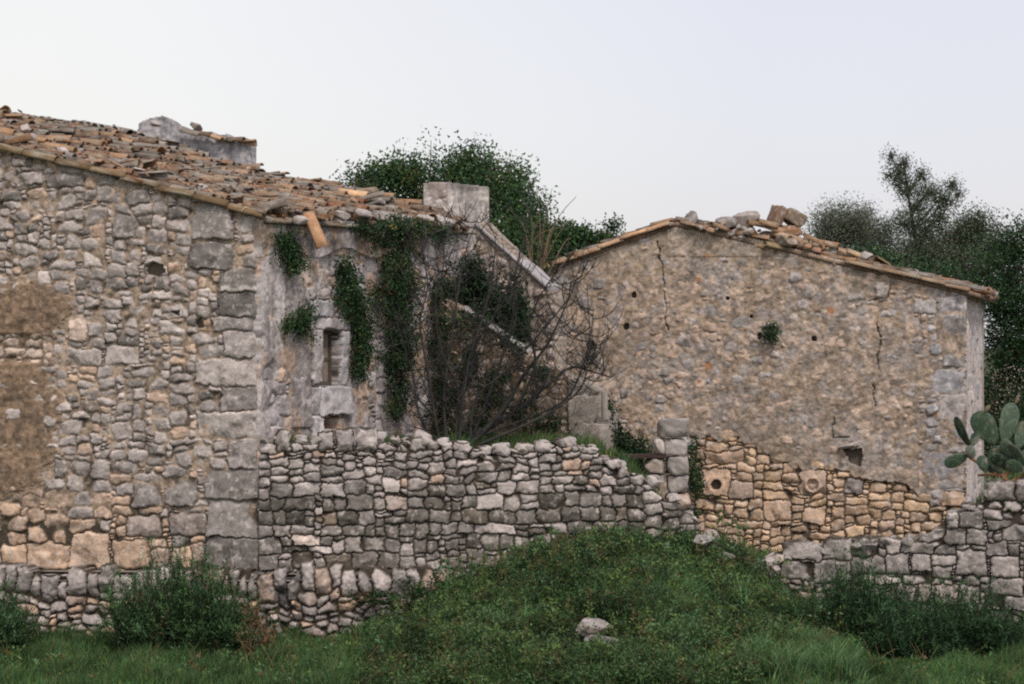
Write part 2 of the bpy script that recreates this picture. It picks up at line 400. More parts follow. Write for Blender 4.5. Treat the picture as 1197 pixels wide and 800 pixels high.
def coppo(L=.44, r0=.095, r1=.075, th=.014, arc=165, nseg=9, nl=4, sag=0):
    """a tapered barrel tile along +x, arching up, wide end at +x"""
    a = np.linspace(R(90 - arc / 2), R(90 + arc / 2), nseg); V = []
    for x in np.linspace(0, 1, nl + 1):
        r_ = r1 + (r0 - r1) * x
        for rad in (r_, r_ - th):
            for t in a: V.append((x * L, math.cos(t) * rad, math.sin(t) * rad))
    V = np.array(V); Q = []; m = nseg; row = 2 * m
    for i in range(nl):
        for k in range(m - 1):
            o = i * row; Q.append((o + k, o + row + k, o + row + k + 1, o + k + 1)); o2 = o + m
            Q.append((o2 + k + 1, o2 + row + k + 1, o2 + row + k, o2 + k))
        Q.append((i * row, i * row + m, (i + 1) * row + m, (i + 1) * row)); Q.append((i * row + m - 1, (i + 1) * row + m - 1, (i + 1) * row + 2 * m - 1, i * row + 2 * m - 1))
    for i in (0, nl):
        for k in range(m - 1):
            q = (i * row + k, i * row + k + 1, i * row + m + k + 1, i * row + m + k); Q.append(q if i == 0 else q[::-1])
    V[:, 2] -= r1 * .3
    return V, np.array(Q)
CLAY = [(.25, .145, .085), (.31, .195, .125), (.20, .165, .14), (.13, .085, .06), (.35, .22, .13), (.29, .125, .065), (.24, .21, .19), (.19, .12, .08)]
def clay(lr, w=(4, 3, 4, 3, 2, 1, 3, 4)):
    w = np.array(w, float); return np.array(CLAY[lr.choice(len(CLAY), p=w / w.sum())]) * lr.uniform(.55, 1.05)
def clay_cols(V, base, seed):
    f = fbm(V[:, 0] * 14 + seed * 3.1, V[:, 1] * 14 + V[:, 2] * 9, 3, seed); c = base * (.6 + .8 * f)[:, None]
    l = smooth(.56, .66, fbm(V[:, 0] * 24 - seed, V[:, 1] * 24 + V[:, 2] * 24, 3, seed + 4))[:, None] * .6
    return c * (1 - l) + np.array((.30, .285, .24)) * l
def frameM(x, up):
    x = np.array(x, float); x /= np.linalg.norm(x); up = np.array(up, float); y = np.cross(up, x); y /= np.linalg.norm(y); z = np.cross(x, y)
    return np.stack([x, y, z], 1)

def tube(acc, pts, rad, col, seg=6):
    pts = np.asarray(pts, float); n = len(pts); rad = np.broadcast_to(rad, n)
    T = np.gradient(pts, axis=0); T /= np.linalg.norm(T, axis=1, keepdims=True) + 1e-9
    ref = np.array([.3, .9, .2]); A = np.cross(T, ref); A /= np.linalg.norm(A, axis=1, keepdims=True) + 1e-9; B = np.cross(T, A)
    an = np.linspace(0, 2 * math.pi, seg, endpoint=False)
    V = pts[:, None] + rad[:, None, None] * (np.cos(an)[None, :, None] * A[:, None] + np.sin(an)[None, :, None] * B[:, None])
    V = V.reshape(-1, 3); i = np.arange(n - 1)[:, None] * seg; k = np.arange(seg)[None]; k2 = (k + 1) % seg
    Q = np.stack([i + k, i + k2, i + seg + k2, i + seg + k], -1).reshape(-1, 4)
    acc.add(V, Q, None, col)
def spline(P, n=14):
    P = np.asarray(P, float); k = len(P); t = np.linspace(0, k - 1, n); out_ = []
    for x in t:
        i = min(int(x), k - 2); f = x - i; p0 = P[max(i - 1, 0)]; p1 = P[i]; p2 = P[i + 1]; p3 = P[min(i + 2, k - 1)]
        out_.append(.5 * ((2 * p1) + (-p0 + p2) * f + (2 * p0 - 5 * p1 + 4 * p2 - p3) * f * f + (-p0 + 3 * p1 - 3 * p2 + p3) * f ** 3))
    return np.array(out_)
def leaves(acc, C_, L, W, col, lr, updir=None, spread=1.0, droop=0):
    """rhombic leaves at points C_; updir biases the leaf axis"""
    n = len(C_); ax = lr.normal(size=(n, 3))
    if updir is not None: ax = ax * spread + np.asarray(updir)
    ax /= np.linalg.norm(ax, axis=1, keepdims=True); o = lr.normal(size=(n, 3)); sd = np.cross(ax, o); sd /= np.linalg.norm(sd, axis=1, keepdims=True) + 1e-9
    nn = np.cross(ax, sd)
    L = np.broadcast_to(L, n)[:, None] * lr.uniform(.6, 1.3, (n, 1)); W = np.broadcast_to(W, n)[:, None] * lr.uniform(.7, 1.2, (n, 1))
    a = C_; b = C_ + ax * L * .45 + sd * W / 2 + nn * W * .12; c = C_ + ax * L; d = C_ + ax * L * .45 - sd * W / 2 + nn * W * .12
    V = np.stack([a, b, c, d], 1).reshape(-1, 3); q = np.arange(n)[:, None] * 4 + np.arange(4)[None]
    acc.add(V, q, None, np.repeat(np.asarray(col), 4, 0))
def clump_points(centers, per, sig, lr):
    c = np.repeat(centers, per, 0); return c + np.clip(lr.normal(size=c.shape), -1.7, 1.7) * sig
# ================================================================ LEFT HOUSE
HX = empty('stone_house', (-3.7, 30.0, 0), 'long roofless-looking grey stone farmhouse with a sagging tiled roof and one small window', 'house')
HX['label'] = 'grey rubble stone farmhouse on the left with a sagging clay tile roof'
C0 = np.array([-3.706, 30.0]); gL = np.array([-math.cos(R(12)), math.sin(R(12))]); dE = np.array([.5, .866])
FG = Frame([C0 + 4.9 * gL, C0]); FGL = Frame([C0 + 8.9 * gL, C0 + 4.9 * gL]); FE = Frame([C0, C0 + 5.95 * dE])

def col_house(px, py, lr):
    warm = smooth(560, 625, py + 30 * math.sin(px * .05)) * smooth(262, 225, px)
    if lr.random() < .12 + .85 * warm: c = mixc(WARM, PINK, lr.random() * .8)
    else: c = mixc(GREY, PALE, .2 + lr.random() ** 2 * .8)
    if lr.random() < .18 and py < 560: c = mixc(c, DARK, lr.uniform(.3, .8))
    if px < 60 and 395 < py < 430: c = mixc(PALE, WARM, .5)
    return c
def samp_house(u, v):
    px, py = FG.pix(u, v); k = rng.random()
    if py > 545:
        if k < .30: return rng.uniform(.06, .14), rng.uniform(.045, .08), {'n': 3}
        return rng.uniform(.26, .5), rng.uniform(.17, .28), {'n': rng.uniform(2.6, 4.5)}
    if py < 330 and px > 60:
        if k < .25: return rng.uniform(.07, .16), .05, {}
        return rng.uniform(.24, .46), rng.uniform(.13, .24), {'n': rng.uniform(4, 7), 'cut': 1}
    if k < .30: return rng.uniform(.07, .2), rng.uniform(.045, .1), {'n': 2.8, 'cut': 2}
    if k < .7: return rng.uniform(.2, .36), rng.uniform(.10, .18), {'n': 3.6}
    return rng.uniform(.34, .54), rng.uniform(.14, .24), {'n': 4}
QB = dict(n=9, cut=0, rot=.01, r=.018)
def q(c, dep=.02, **k): d = dict(QB, col=c, dep=dep); d.update(k); return d
G2 = mixc(GREY, DARK, .45); G3 = mixc(GREY, DARK, .25)
ex_house = [
    (222, 236, 270, 282, q(G2, .03)), (222, 283, 270, 313, q(G2, .03)), (255, 315, 300, 340, q(mixc(GREY, DARK, .6))), (255, 341, 300, 370, q(mixc(GREY, DARK, .75))),
    (249, 371, 301, 387, q(GREY)), (260, 388, 301, 417, q(GREY)), (229, 419, 301, 451, q(PALE, .04, n=4, r=.04)), (257, 452, 301, 480, q(GREY, .03)),
    (229, 481, 301, 512, q(mixc(PALE, GREY, .4), .04, n=4, r=.04)), (264, 513, 301, 548, q(GREY, .01)), (239, 549, 301, 584, q(G2)), (242, 585, 301, 628, q(G2, .015)), (242, 629, 303, 664, q(G2, .03)),
    (0, 637, 31, 665, q(WARM, .03, n=3, r=.05, cut=2)), (32, 633, 80, 665, q(WARM, .05, n=3, r=.05, cut=2)), (81, 622, 129, 665, q(mixc(WARM, PINK, .4), .05, n=2.4, r=.05, cut=3)),
    (132, 633, 172, 665, q(WARM, .05, n=3, r=.05, cut=2)), (174, 643, 199, 665, q(mixc(WARM, GREY, .4), n=3.5, r=.04)), (200, 643, 222, 665, q(WARM, n=3.5, r=.04)), (224, 638, 240, 665, q(PINK, n=3.5)),
    (147, 603, 187, 629, q(mixc(GREY, PINK, .4), .03, n=4, r=.04)), (197, 602, 241, 627, q(mixc(GREY, PINK, .3), .03, n=3, r=.04)), (155, 566, 188, 592, q(GREY, .03, n=3.6, r=.04)), (190, 562, 230, 592, q(G3, .03, n=2.8, r=.04, cut=3)),
    (80, 369, 99, 398, q(mixc(WARM, PALE, .5), .03, n=4)), (123, 405, 163, 427, q(PALE, .03, n=3)), (75, 408, 121, 428, q(PALE, .02, n=3)), (138, 220, 174, 240, q(G3, n=5)), (110, 219, 137, 240, q(G3, n=5)),
    (128, 253, 157, 280, q(G3, n=6)), (14, 201, 51, 219, q(GREY, n=5)), (55, 203, 95, 220, q(GREY, n=3)), (12, 183, 31, 193, q(PALE, n=3)),
]
PL_house = [(-60, 325), (60, 335), (84, 350), (78, 385), (50, 392), (54, 420), (64, 440), (76, 480), (72, 520), (56, 552), (38, 575), (-60, 600)]
def mort_house(U, V, PX, PY):
    m = -.034 - .018 * smooth(590, 620, PY)
    p = soft_mask(PX, PY, PL_house, 18, .045, 11); band = smooth(388, 395, PY) * smooth(427, 420, PY) * (PX < 50)
    p = p * (1 - band); return m + .052 * p + (fbm(U * 3, V * 3, 3, 19) - .5) * .03 * (p > .05)
def mcol_house(U, V, PX, PY):
    p = soft_mask(PX, PY, PL_house, 20, .045, 11)[..., None]
    sp = smooth(.5, .64, fbm(U * 7, V * 7, 4, 17))[..., None]; a = (np.array((.235, .165, .115)) * (1 - .6 * sp) + np.array((.11, .085, .065)) * .6 * sp) * p + np.array((.37, .285, .22)) * (1 - p)
    warm = smooth(560, 620, PY)[..., None]; return a * (1 - .25 * warm) + np.array((.36, .24, .15)) * .25 * warm
def post_house(U, V, PX, PY, H, col, ID, F1):
    # pale lime runs under two of the corner blocks, dark hole near the top
    m = smooth(332, 336, PY) * smooth(341, 338, PY) * (PX > 256) * smooth(.35, .6, fbm(U * 10, V * 10, 3, 77))
    col = col * (1 - m[..., None]) + np.array((.6, .55, .52)) * m[..., None]
    return H, col
pg = [(-48, 156), (0, 170), (60, 187), (180, 219), (262, 241), (303, 256), (303.5, 700), (-48, 700)]
polyG = FG.poly(pg); bG = (*polyG.min(0), *polyG.max(0))
S = pack(FG, bG, .042, samp_house, ex_house)
masonry('gable_wall', FG, polyG, S, g=.0115, J=.05, r=.035, gap=.004, mortar=mort_house, mcol=mcol_house, colour=col_house,
        holes=[([(171, 312), (178, 306), (190, 308), (193, 320), (184, 323), (172, 320)], .16), ([(228, 376), (236, 372), (239, 383), (230, 384)], .12), ([(199, 366), (209, 362), (208, 371)], .1)],
        thick=.42, parent=HX, seed=21, post=post_house)

polyL = np.array([(0, 2.2), (4.0, 2.2), (4.0, FG.poly(pg)[0][1]), (0, FG.poly(pg)[0][1] + 1.04)]); S = pack(FGL, (*polyL.min(0), *polyL.max(0)), .06, lambda u, v: (rng.uniform(.2, .42), rng.uniform(.14, .26), {}))
masonry('gable_wall', FGL, polyL, S, g=.03, J=.05, mortar=-.03, mcol=(.33, .245, .185), colour=col_house, thick=.42, parent=HX, seed=22)
# eaves wall with the little window
def col_eave(px, py, lr): return mixc(mixc(GREY, PALE, lr.random() * .8), (.40, .38, .42), .35) if lr.random() < .7 else mixc(PINK, WARM, lr.random() * .6)
BL = (.45, .43, .445)
ex_eave = [
    *[],
    (363, 351, 391, 372, q(BL, .02)), (397, 350, 406, 372, q(BL, .02)), (364, 373, 406, 386, q(mixc(BL, PALE, .4), .05, n=14)), (364, 387, 375, 451, q(mixc(BL, PALE, .4), .05, n=14)), (397, 387, 406, 451, q(BL, .05, n=14)),
    (375.5, 387, 396.5, 451, q(BL, 0)), (375, 452, 406, 487, q(BL, .07, n=14)), (364, 452, 374.5, 487, q(mixc(BL, PALE, .3), .015)), (364, 488, 376, 520, q(BL, .01)), (398, 488, 407, 520, q(PINK, .01)),
    (303, 312, 328, 340, q(PALE, .02, n=5)), (330, 322, 349, 335, q(PALE, .02)), (350, 316, 385, 334, q(mixc(PALE, PINK, .5), .02)), (330, 337, 384, 350, q(PALE, .02, n=5)),
    (304, 345, 330, 364, q(PALE, .02, n=5)),
]
def samp_eave(u, v):
    if rng.random() < .3: return rng.uniform(.1, .2), rng.uniform(.05, .1), {}
    return rng.uniform(.28, .6), rng.uniform(.16, .34), {'n': rng.uniform(4, 7)}
def mort_eave(U, V, PX, PY):
    a = fbm(U * 1.6, V * .9, 3, 61) - .52
    m = -.03 + .065 * smooth(-.06, .05, a)
    m = np.where(PY < 296 + 6 * np.sin(PX * .09), .05, m)
    m = np.where((PX > 340) & (PX < 430) & (PY > 345) & (PY < 500), np.maximum(m, .012), m); return np.where((PX > 362.5) & (PX < 407.5) & (PY > 350) & (PY < 489), -.04, m)
def mcol_eave(U, V, PX, PY):
    st = smooth(.35, .65, fbm(U * 7, V * .55, 4, 63))[..., None]
    c = np.array((.46, .42, .415)) * st + np.array((.25, .22, .21)) * (1 - st)
    br = smooth(.52, .66, fbm(U * 3, V * 2.2, 3, 64))[..., None] * .75
    c = c * (1 - br) + np.array((.40, .28, .20)) * br
    top = smooth(300, 285, PY)[..., None]; return c * (1 - top * .45)  # shade of the recess under the eaves, painted into the plaster colour
pe = [(302, 257), (545, 262), (545.5, 560), (302, 560)]
polyE = FE.poly(pe); bE = (*polyE.min(0), *polyE.max(0))
S = pack(FE, bE, .05, samp_eave, ex_eave)
win_cut = [(375.5, 386.5), (397, 386.5), (397, 451.5), (375.5, 451.5)]; low_cut = [(377, 488), (397, 488), (397, 502), (377, 502)]
masonry('eaves_wall', FE, polyE, S, g=.0135, J=.05, r=.028, gap=.004, mortar=mort_eave, mcol=mcol_eave, colour=col_eave, cuts=(win_cut, low_cut), thick=.42, parent=HX, seed=33, wamp=.02)
# window joinery, 15 cm deep in the opening
a, b = FE.uv(375.5, 451.5), FE.uv(397, 386.5); wu0, wu1, wv0, wv1 = a[0], b[0], a[1], b[1]
def fbox(acc, fr, ua, ub, va, vb, ha, hb, col):
    P = np.array([fr.P(u_, v_, h_) for h_ in (ha, hb) for v_ in (va, vb) for u_ in (ua, ub)])
    Q = np.array([(4, 5, 7, 6), (1, 0, 2, 3), (0, 1, 5, 4), (2, 6, 7, 3), (0, 4, 6, 2), (1, 3, 7, 5)]); acc.add(P, Q, None, col)
wf = empty('window', tuple(FE.P(wu0, wv0, -.2))); wf.location = tuple(np.array(wf.location) - np.array(HX.location)); wf.parent = HX
A = Acc(); WD = (.085, .07, .06)
for (x0, x1, y0, y1) in ((wu0, wu0 + .05, wv0, wv1), (wu1 - .05, wu1, wv0, wv1), (wu0 + .05, wu1 - .05, wv0, wv0 + .05), (wu0 + .05, wu1 - .05, wv1 - .05, wv1)): fbox(A, FE, x0, x1, y0, y1, -.21, -.15, WD)
A.build('frame', M_WOOD, wf, False)
A = Acc(); vm_ = wv0 + (wv1 - wv0) * .48
for y0, y1 in ((wv0 + .055, vm_ - .025), (vm_ + .025, wv1 - .055)): fbox(A, FE, wu0 + .055, wu0 + .30, y0, y1, -.2, -.18, (.22, .17, .145)); fbox(A, FE, wu0 + .31, wu1 - .055, y0, y1, -.2, -.18, (.2, .155, .13))
fbox(A, FE, wu0 + .05, wu1 - .05, vm_ - .025, vm_ + .025, -.2, -.165, WD)
A.build('shutter', M_WOOD, wf, False)
# plain unseen sides close the house
A = Acc(); B0 = C0 + 5.95 * dE; L0 = C0 + 8.85 * gL; L1 = L0 + 5.95 * dE
def wallbox(acc, p, q_, z0, za, zb, th, col=(.33, .30, .28)):
    p = np.array(p); q_ = np.array(q_); d = (q_ - p) / np.linalg.norm(q_ - p); n = np.array([d[1], -d[0]]) * th
    V = [(*p, z0), (*q_, z0), (*q_, zb), (*p, za), (*(p - n), z0), (*(q_ - n), z0), (*(q_ - n), zb), (*(p - n), za)]
    acc.add(V, [(0, 1, 2, 3), (5, 4, 7, 6), (3, 2, 6, 7), (1, 5, 6, 2), (4, 0, 3, 7)], None, col)
wallbox(A, L1, L0, 0, 8.3, 8.25, .4); wallbox(A, B0 + dE * .3, L1 + dE * .3, 0, 5.9, 8.3, .4)
A.build('rear_wall', M_STONE, HX, False)

# roof ---------------------------------------------------------------
zc = ZC + (CY - 252) / F * 30.0; tanr = math.tan(R(14.6)); TL = 5.9
def Proof(s, t, h=0):
    s = np.asarray(s, float); t = np.asarray(t, float)
    x = C0[0] + gL[0] * s + dE[0] * t; y = C0[1] + gL[1] * s + dE[1] * t
    z = zc + s * tanr + t / TL * (.10 + .10 * np.clip(s / 1.2, 0, 1) - .30 * smooth(5.6, 8.8, s) - .13 * np.exp(-((s - 4.0) / 1.3) ** 2)) - .06 * np.sin(np.clip(s, 0, 5) / 5 * math.pi) * np.sin(np.clip(t, 0, TL) / TL * math.pi) + h
    return np.stack([x, y, z], -1)
RX = empty('roof', (0, 0, 0)); RX.parent = HX; RX.location = -Vector(HX.location)
ns, nt_ = 190, 130
SS, TT = np.meshgrid(np.linspace(-.10, 8.8, ns), np.linspace(.05, TL + .1, nt_), indexing='ij')
hh = (fbm(SS * 6, TT * 6, 4, 90) - .5) * .10 - .03
P0 = Proof(SS, TT, hh).reshape(-1, 3); P1 = Proof(SS, TT, -.09).reshape(-1, 3)
ii = np.arange(ns * nt_).reshape(ns, nt_); Qr = np.stack([ii[:-1, :-1], ii[1:, :-1], ii[1:, 1:], ii[:-1, 1:]], -1).reshape(-1, 4)
rim = np.concatenate([ii[:, 0], ii[-1, 1:], ii[::-1, -1][1:], ii[0, ::-1][1:-1]]); r2 = np.roll(rim, -1); NB = ns * nt_
Qr = np.concatenate([Qr[:, ::-1], Qr + NB, np.stack([rim, r2, r2 + NB, rim + NB], -1)])
cb = np.array((.24, .18, .13)) * (.6 + .8 * fbm(SS * 9, TT * 9, 4, 91))[..., None]; cb = cb.reshape(-1, 3)
gl = smooth(.52, .62, fbm(SS * 4, TT * 4, 3, 92)).reshape(-1, 1); cb = cb * (1 - gl) + np.array((.27, .26, .22)) * gl
build('roof_bed', np.concatenate([P0, P1]), Qr, None, np.concatenate([cb, cb * .6]), M_EARTH, RX)
CT, CQ = coppo(); CTs, CQs = coppo(L=.24)
A = Acc(); lr = np.random.default_rng(5)
downs = Proof(0, 1)[:] - Proof(1, 1); downs /= np.linalg.norm(downs); alo = Proof(0, 2) - Proof(0, 1); alo /= np.linalg.norm(alo); upn = np.cross(alo, downs); upn *= np.sign(upn[2])
nrow = int(8.8 / .31); ncol = int(TL / .215)
for j in range(ncol + 1):
    wob = lr.normal() * .03
    for i in range(nrow + 1):
        for lay in (0, 1):
            if lr.random() < (.14 if lay else .25): continue
            s = -.14 + i * .31 + .40 + lr.normal() * .04; t = .1 + j * .215 + (.105 if lay == 0 else 0) + wob + lr.normal() * .025
            if t > TL + .05 or s > 8.8: continue
            mess = lr.random()
            dis = .15 + 1.1 * float(fbm(np.array([s * .9]), np.array([t * .9]), 2, 8)[0]); yaw = lr.normal() * (.12 if mess < .5 else .6) * dis; pit = lr.normal() * (.05 if mess < .6 else .2) * dis + .05; roll = lr.normal() * (.12 if mess < .6 else .8) * dis
            if lay == 0: roll += math.pi
            M = frameM(downs, upn) @ rotm(roll, pit * (-1), yaw)
            V0 = (CTs if lr.random() < .45 else CT); Q0 = CQs if V0 is CTs else CQ
            p = Proof(s, t, (.0 if lay == 0 else .045) + abs(lr.normal()) * .02 + (.04 if mess > .93 else 0))
            V = V0 @ M.T + p; V[:, 2] += .0
            cc = clay(lr)
            A.add(V, Q0, None, clay_cols(V, cc, int(lr.integers(999))))
for k in range(1000):      # shards and crumbs of broken tile
    s, t = lr.uniform(-.1, 8.7), lr.uniform(0, TL); V, Q, c = rock((lr.uniform(.05, .17), lr.uniform(.04, .10), lr.uniform(.015, .04)), int(lr.integers(9999)), 4, .8, clay(lr, (3, 3, 4, 4, 2, 2, 4, 3)), .3)
    A.add(V @ (frameM(downs, upn) @ rotm(lr.normal() * .3, lr.normal() * .3, lr.uniform(0, 6.3))).T + Proof(s, t, .09 + abs(lr.normal()) * .04), Q, None, c)
A.build('clay_tiles', M_TILE, RX)
# verge: one line of large tiles down the rake, and a broken second line above it
A = Acc(); CTb, CQb = coppo(L=.62, r0=.092, r1=.08, arc=190)
VG = (.15, .10, .055)
s = 8.6
while s > .1:
    M = frameM(downs, upn) @ rotm(lr.normal() * .12, lr.normal() * .02 - .03, lr.normal() * .035)
    V = CTb @ M.T + Proof(s, -.01, .02 + lr.normal() * .012); A.add(V, CQb, None, clay_cols(V, np.array(VG) * lr.uniform(.85, 1.2), int(s * 100))); s -= .54
A.build('verge_tiles', M_TILE, RX)
RG = A = Acc()
for s in (5.2, 4.7, 4.2):
    M = frameM(downs, upn) @ rotm(lr.normal() * .2, -.05, lr.normal() * .05); V = CTb @ M.T + Proof(s, 1.0 + lr.normal() * .03, .12); A.add(V, CQb, None, clay_cols(V, np.array((.34, .21, .12)), int(s * 70)))
A.build('loose_tile_row', M_TILE, RX); A = Acc()
for k in range(26):      # grey ridge coping seen along the skyline
    s = 5.7 + k * .125; M = frameM(alo, upn) @ rotm(lr.normal() * .1, .1, lr.normal() * .1)
    V = coppo(L=.5, r0=.13, r1=.11, arc=180)[0] @ M.T + Proof(s, TL - .35, .10 + lr.normal() * .01); A.add(V, CQ, None, clay_cols(V, np.array((.27, .26, .26)), 300 + k))
A.build('ridge_tiles', M_TILE, RX)

# grey rendered parapet that rises behind the roof
FP = Frame([(-6.9, 37.3), (-4.2, 37.0)])
ppg = [(158, 175), (163, 145), (168, 141), (178, 138), (190, 136), (198, 139), (204, 143), (208, 151), (214, 148), (220, 152), (229, 151), (236, 156), (247, 154), (255, 158), (266, 157), (272, 162), (284, 160), (289, 166), (292, 168), (293, 230), (150, 230)]
pPar = FP.poly(ppg); S = pack(FP, (*pPar.min(0), *pPar.max(0)), .06, lambda u, v: (rng.uniform(.2, .4), rng.uniform(.15, .25), {}))
masonry('parapet_wall', FP, pPar, S, g=.02, J=.04, mortar=lambda U, V, PX, PY: np.full(U.shape, .03), mcol=lambda U, V, PX, PY: np.array((.40, .385, .40)) * (.55 + .45 * smooth(.3, .6, fbm(U * 7, V * .8, 3, 5)))[..., None] * np.ones(U.shape + (1,)),
        colour=lambda px, py, l: GREY, thick=.45, parent=HX, seed=41)
A = Acc()
for k, (px, py) in enumerate([(218, 152), (232, 155), (246, 157), (259, 160), (272, 163), (284, 167)]):
    M = frameM((.95, -.3, -.25), (0, 0, 1)) @ rotm(lr.normal() * .25, lr.normal() * .12, lr.normal() * .3); V = coppo(L=.34, r0=.09, r1=.08)[0] @ M.T + at(px - 6, py + 1, 37.0) ; A.add(V, CQ, None, clay_cols(V, np.array(CLAY[k % 3 + 2]), k + 40))
A.build('coping_tiles', M_TILE, HX)

# squat rendered chimney block
def solid_from_px(name, pts, Y, th, mat, parent, colf, bev=.02, ang=0, seed=1, step=.05):
    """upright slab whose front outline is a polygon measured at depth Y; front face is gridded for relief"""
    fr = Frame([(-20 * math.cos(ang), Y + 20 * math.sin(ang)), (20 * math.cos(ang), Y - 20 * math.sin(ang))]) if False else None
TW = empty('chimney', (0, 0, 0)); 
FT = Frame([np.array([-1.54, 35.45]), np.array([-.385, 35.5])])
pT = FT.poly([(495, 214), (520, 213), (545, 216), (571, 219), (572.5, 300), (573, 330), (495, 330)])
S = pack(FT, (*pT.min(0), *pT.max(0)), .07, lambda u, v: (rng.uniform(.3, .5), rng.uniform(.22, .35), {'n': 7}))
def tw_m(U, V, PX, PY): return np.where((PX < 522) & (fbm(U * 3, V * 3, 2, 4) > .42), -.02, .035)
def tw_c(U, V, PX, PY):
    st = fbm(U * 10, V * .8, 4, 8)[..., None]; c = np.array((.44, .40, .385)) * (.6 + .7 * st); top = (smooth(232, 222, PY + 10 * fbm(U * 12, V * 0, 2, 9)) * (PX > 520))[..., None]
    return c * (1 - .5 * top)
bpy.data.objects.remove(TW)
masonry('chimney_block', FT, pT, S, g=.018, J=.04, mortar=tw_m, mcol=tw_c, colour=lambda px, py, l: mixc(GREY, PINK, l.random() * .5), thick=.8, parent=HX, seed=51)

# ================================================================ OUTDOOR STAIR between the houses
ST = empty('outdoor_stair', (0, 34, 2.8), 'outdoor stone stair with sloping parapets running down between the two buildings', 'stair')
pa = np.array([-.62, 35.45]); dS = np.array([.819, -.574]); FS = Frame([pa, pa + 2.2 * dS])
# upper parapet with pale coping
pS = FS.poly([(552, 262), (562, 260), (600, 297), (642, 340), (650, 352), (650, 540), (552, 540)])
S = pack(FS, (*pS.min(0), *pS.max(0)), .05, lambda u, v: (rng.uniform(.15, .35), rng.uniform(.1, .22), {}))
masonry('rear_parapet', FS, pS, S, g=.018, J=.05, mortar=-.01, mcol=(.30, .25, .21), colour=lambda px, py, l: mixc(PINK, GREY, l.random()), thick=.3, parent=ST, seed=61)
def ramp(acc, fr, pxa, pxb, w_, h_, col, seed, over=.03, n=26):
    """weathered coping slab laid along a sloping wall top"""
    a, b = fr.uv(*pxa), fr.uv(*pxb); m = 9; V = []
    for i in range(n + 1):
        f = i / n; u_, v_ = a * (1 - f) + b * f
        for j in range(m):
            g_ = j / (m - 1); hpos = over - g_ * (w_ + 2 * over)
            V.append(fr.P(u_, v_ + h_ + (fbm(np.array([f * 9.]), np.array([g_ * 3.]), 3, seed)[0] - .5) * .05 - .012 * (abs(g_ - .5) * 2) ** 4, hpos))
        for hpos in (-w_ - over, over): V.append(fr.P(u_, v_ - .02, hpos))
    V = np.array(V).reshape(n + 1, m + 2, 3); idx = np.arange((n + 1) * (m + 2)).reshape(n + 1, m + 2); r_ = np.concatenate([idx, idx[:, :1]], 1)
    Q = np.stack([r_[:-1, :-1], r_[:-1, 1:], r_[1:, 1:], r_[1:, :-1]], -1).reshape(-1, 4)[:, ::-1]
    Vf = V.reshape(-1, 3); c = np.array(col) * (.7 + .6 * fbm(Vf[:, 0] * 9, Vf[:, 2] * 9, 4, seed + 1))[:, None]
    acc.add(Vf, Q, None, c); e0 = idx[0]; e1 = idx[-1]
    acc.add(Vf[e0], None, [(0, k, k + 1) for k in range(1, m + 1)], c[e0]); acc.add(Vf[e1], None, [(0, k + 1, k) for k in range(1, m + 1)], c[e1])
A = Acc(); ramp(A, FS, (556, 263), (641, 338), .34, .06, (.33, .31, .32), 5); A.build('coping', M_STONE, ST)
# near parapet
pb = np.array([-1.42, 34.15]); FN = Frame([pb, (1.42, 33.2)])
pN = FN.poly([(498, 352), (522, 350), (545, 362), (575, 382), (612, 408), (640, 427), (668, 446), (668, 560), (498, 560)])
S = pack(FN, (*pN.min(0), *pN.max(0)), .045, lambda u, v: ((rng.uniform(.06, .14), .06, {}) if rng.random() < .3 else (rng.uniform(.15, .34), rng.uniform(.1, .2), {})))
masonry('near_parapet', FN, pN, S, g=.016, J=.05, mortar=-.015, mcol=(.17, .125, .09), colour=lambda px, py, l: mixc(mixc(PINK, BROWN, .6), GREY, l.random() * .7), thick=.3, parent=ST, seed=62)
A = Acc(); ramp(A, FN, (541, 361), (618, 413), .30, .035, (.27, .25, .24), 15); A.build('coping', M_STONE, ST)
FQ = Frame([(.96, 33.3), (1.44, 33.05)])
pQ = FQ.poly([(664, 447), (676, 443), (701, 459), (702, 560), (664, 560)])
S = pack(FQ, (*pQ.min(0), *pQ.max(0)), .05, lambda u, v: (.5, .45, {'n': 10, 'cut': 0}))
masonry('end_pier', FQ, pQ, S, g=.013, J=.02, r=.012, mortar=-.012, mcol=(.30, .27, .24), colour=lambda px, py, l: (.33, .29, .26), thick=.3, parent=ST, seed=63, relief=.4, rough=.5)
# steps between the parapets
A = Acc()
for k in range(9):
    f = k / 9; x0 = -.45 + f * 1.65; y0 = 34.6 - f * .85; z = ZC + (CY - 395) / F * 34 - f * 1.35
    fr = Frame([(x0, y0 - .25), (x0 + .26, y0 - .42)]); fbox(A, fr, 0, .3, 2.4, z, -.9, 0, (.33, .29, .26))
A.build('steps', M_STONE, ST, False)

# ================================================================ RIGHT BUILDING
BX = empty('stone_barn', (8.4, 38, 0), 'tall roughly plastered stone barn at the right, stones and tiles heaped on its gabled roof', 'barn')
BC = np.array([8.415, 38.0]); bl = np.array([-.985, .1725]); FR = Frame([BC + 8.3 * bl, BC]); bd = np.array([.28, .96]); FRS = Frame([BC, BC + 5 * bd])
EXPO = [(808, 508), (835, 512), (868, 512), (905, 538), (930, 550), (985, 548), (1005, 562), (1060, 566), (1085, 590), (1128, 572), (1132, 720), (800, 720), (806, 600)]
def col_barn(px, py, lr):
    if px > 1085 and py < 590: return mixc(GREY, (.40, .40, .43), lr.random())
    if py > 505 and pip(np.array(px), np.array(py + 10), EXPO):
        return (.50, .27, .13) if lr.random() < .012 else mixc(mixc((.60, .42, .27), PINK, lr.random() * .6), GREY, lr.random() * .15)
    k = lr.random()
    return mixc(GREY, BLm, lr.random()) if k < .38 else mixc(PINK, WARM, lr.random() * .5) if k < .9 else PALE
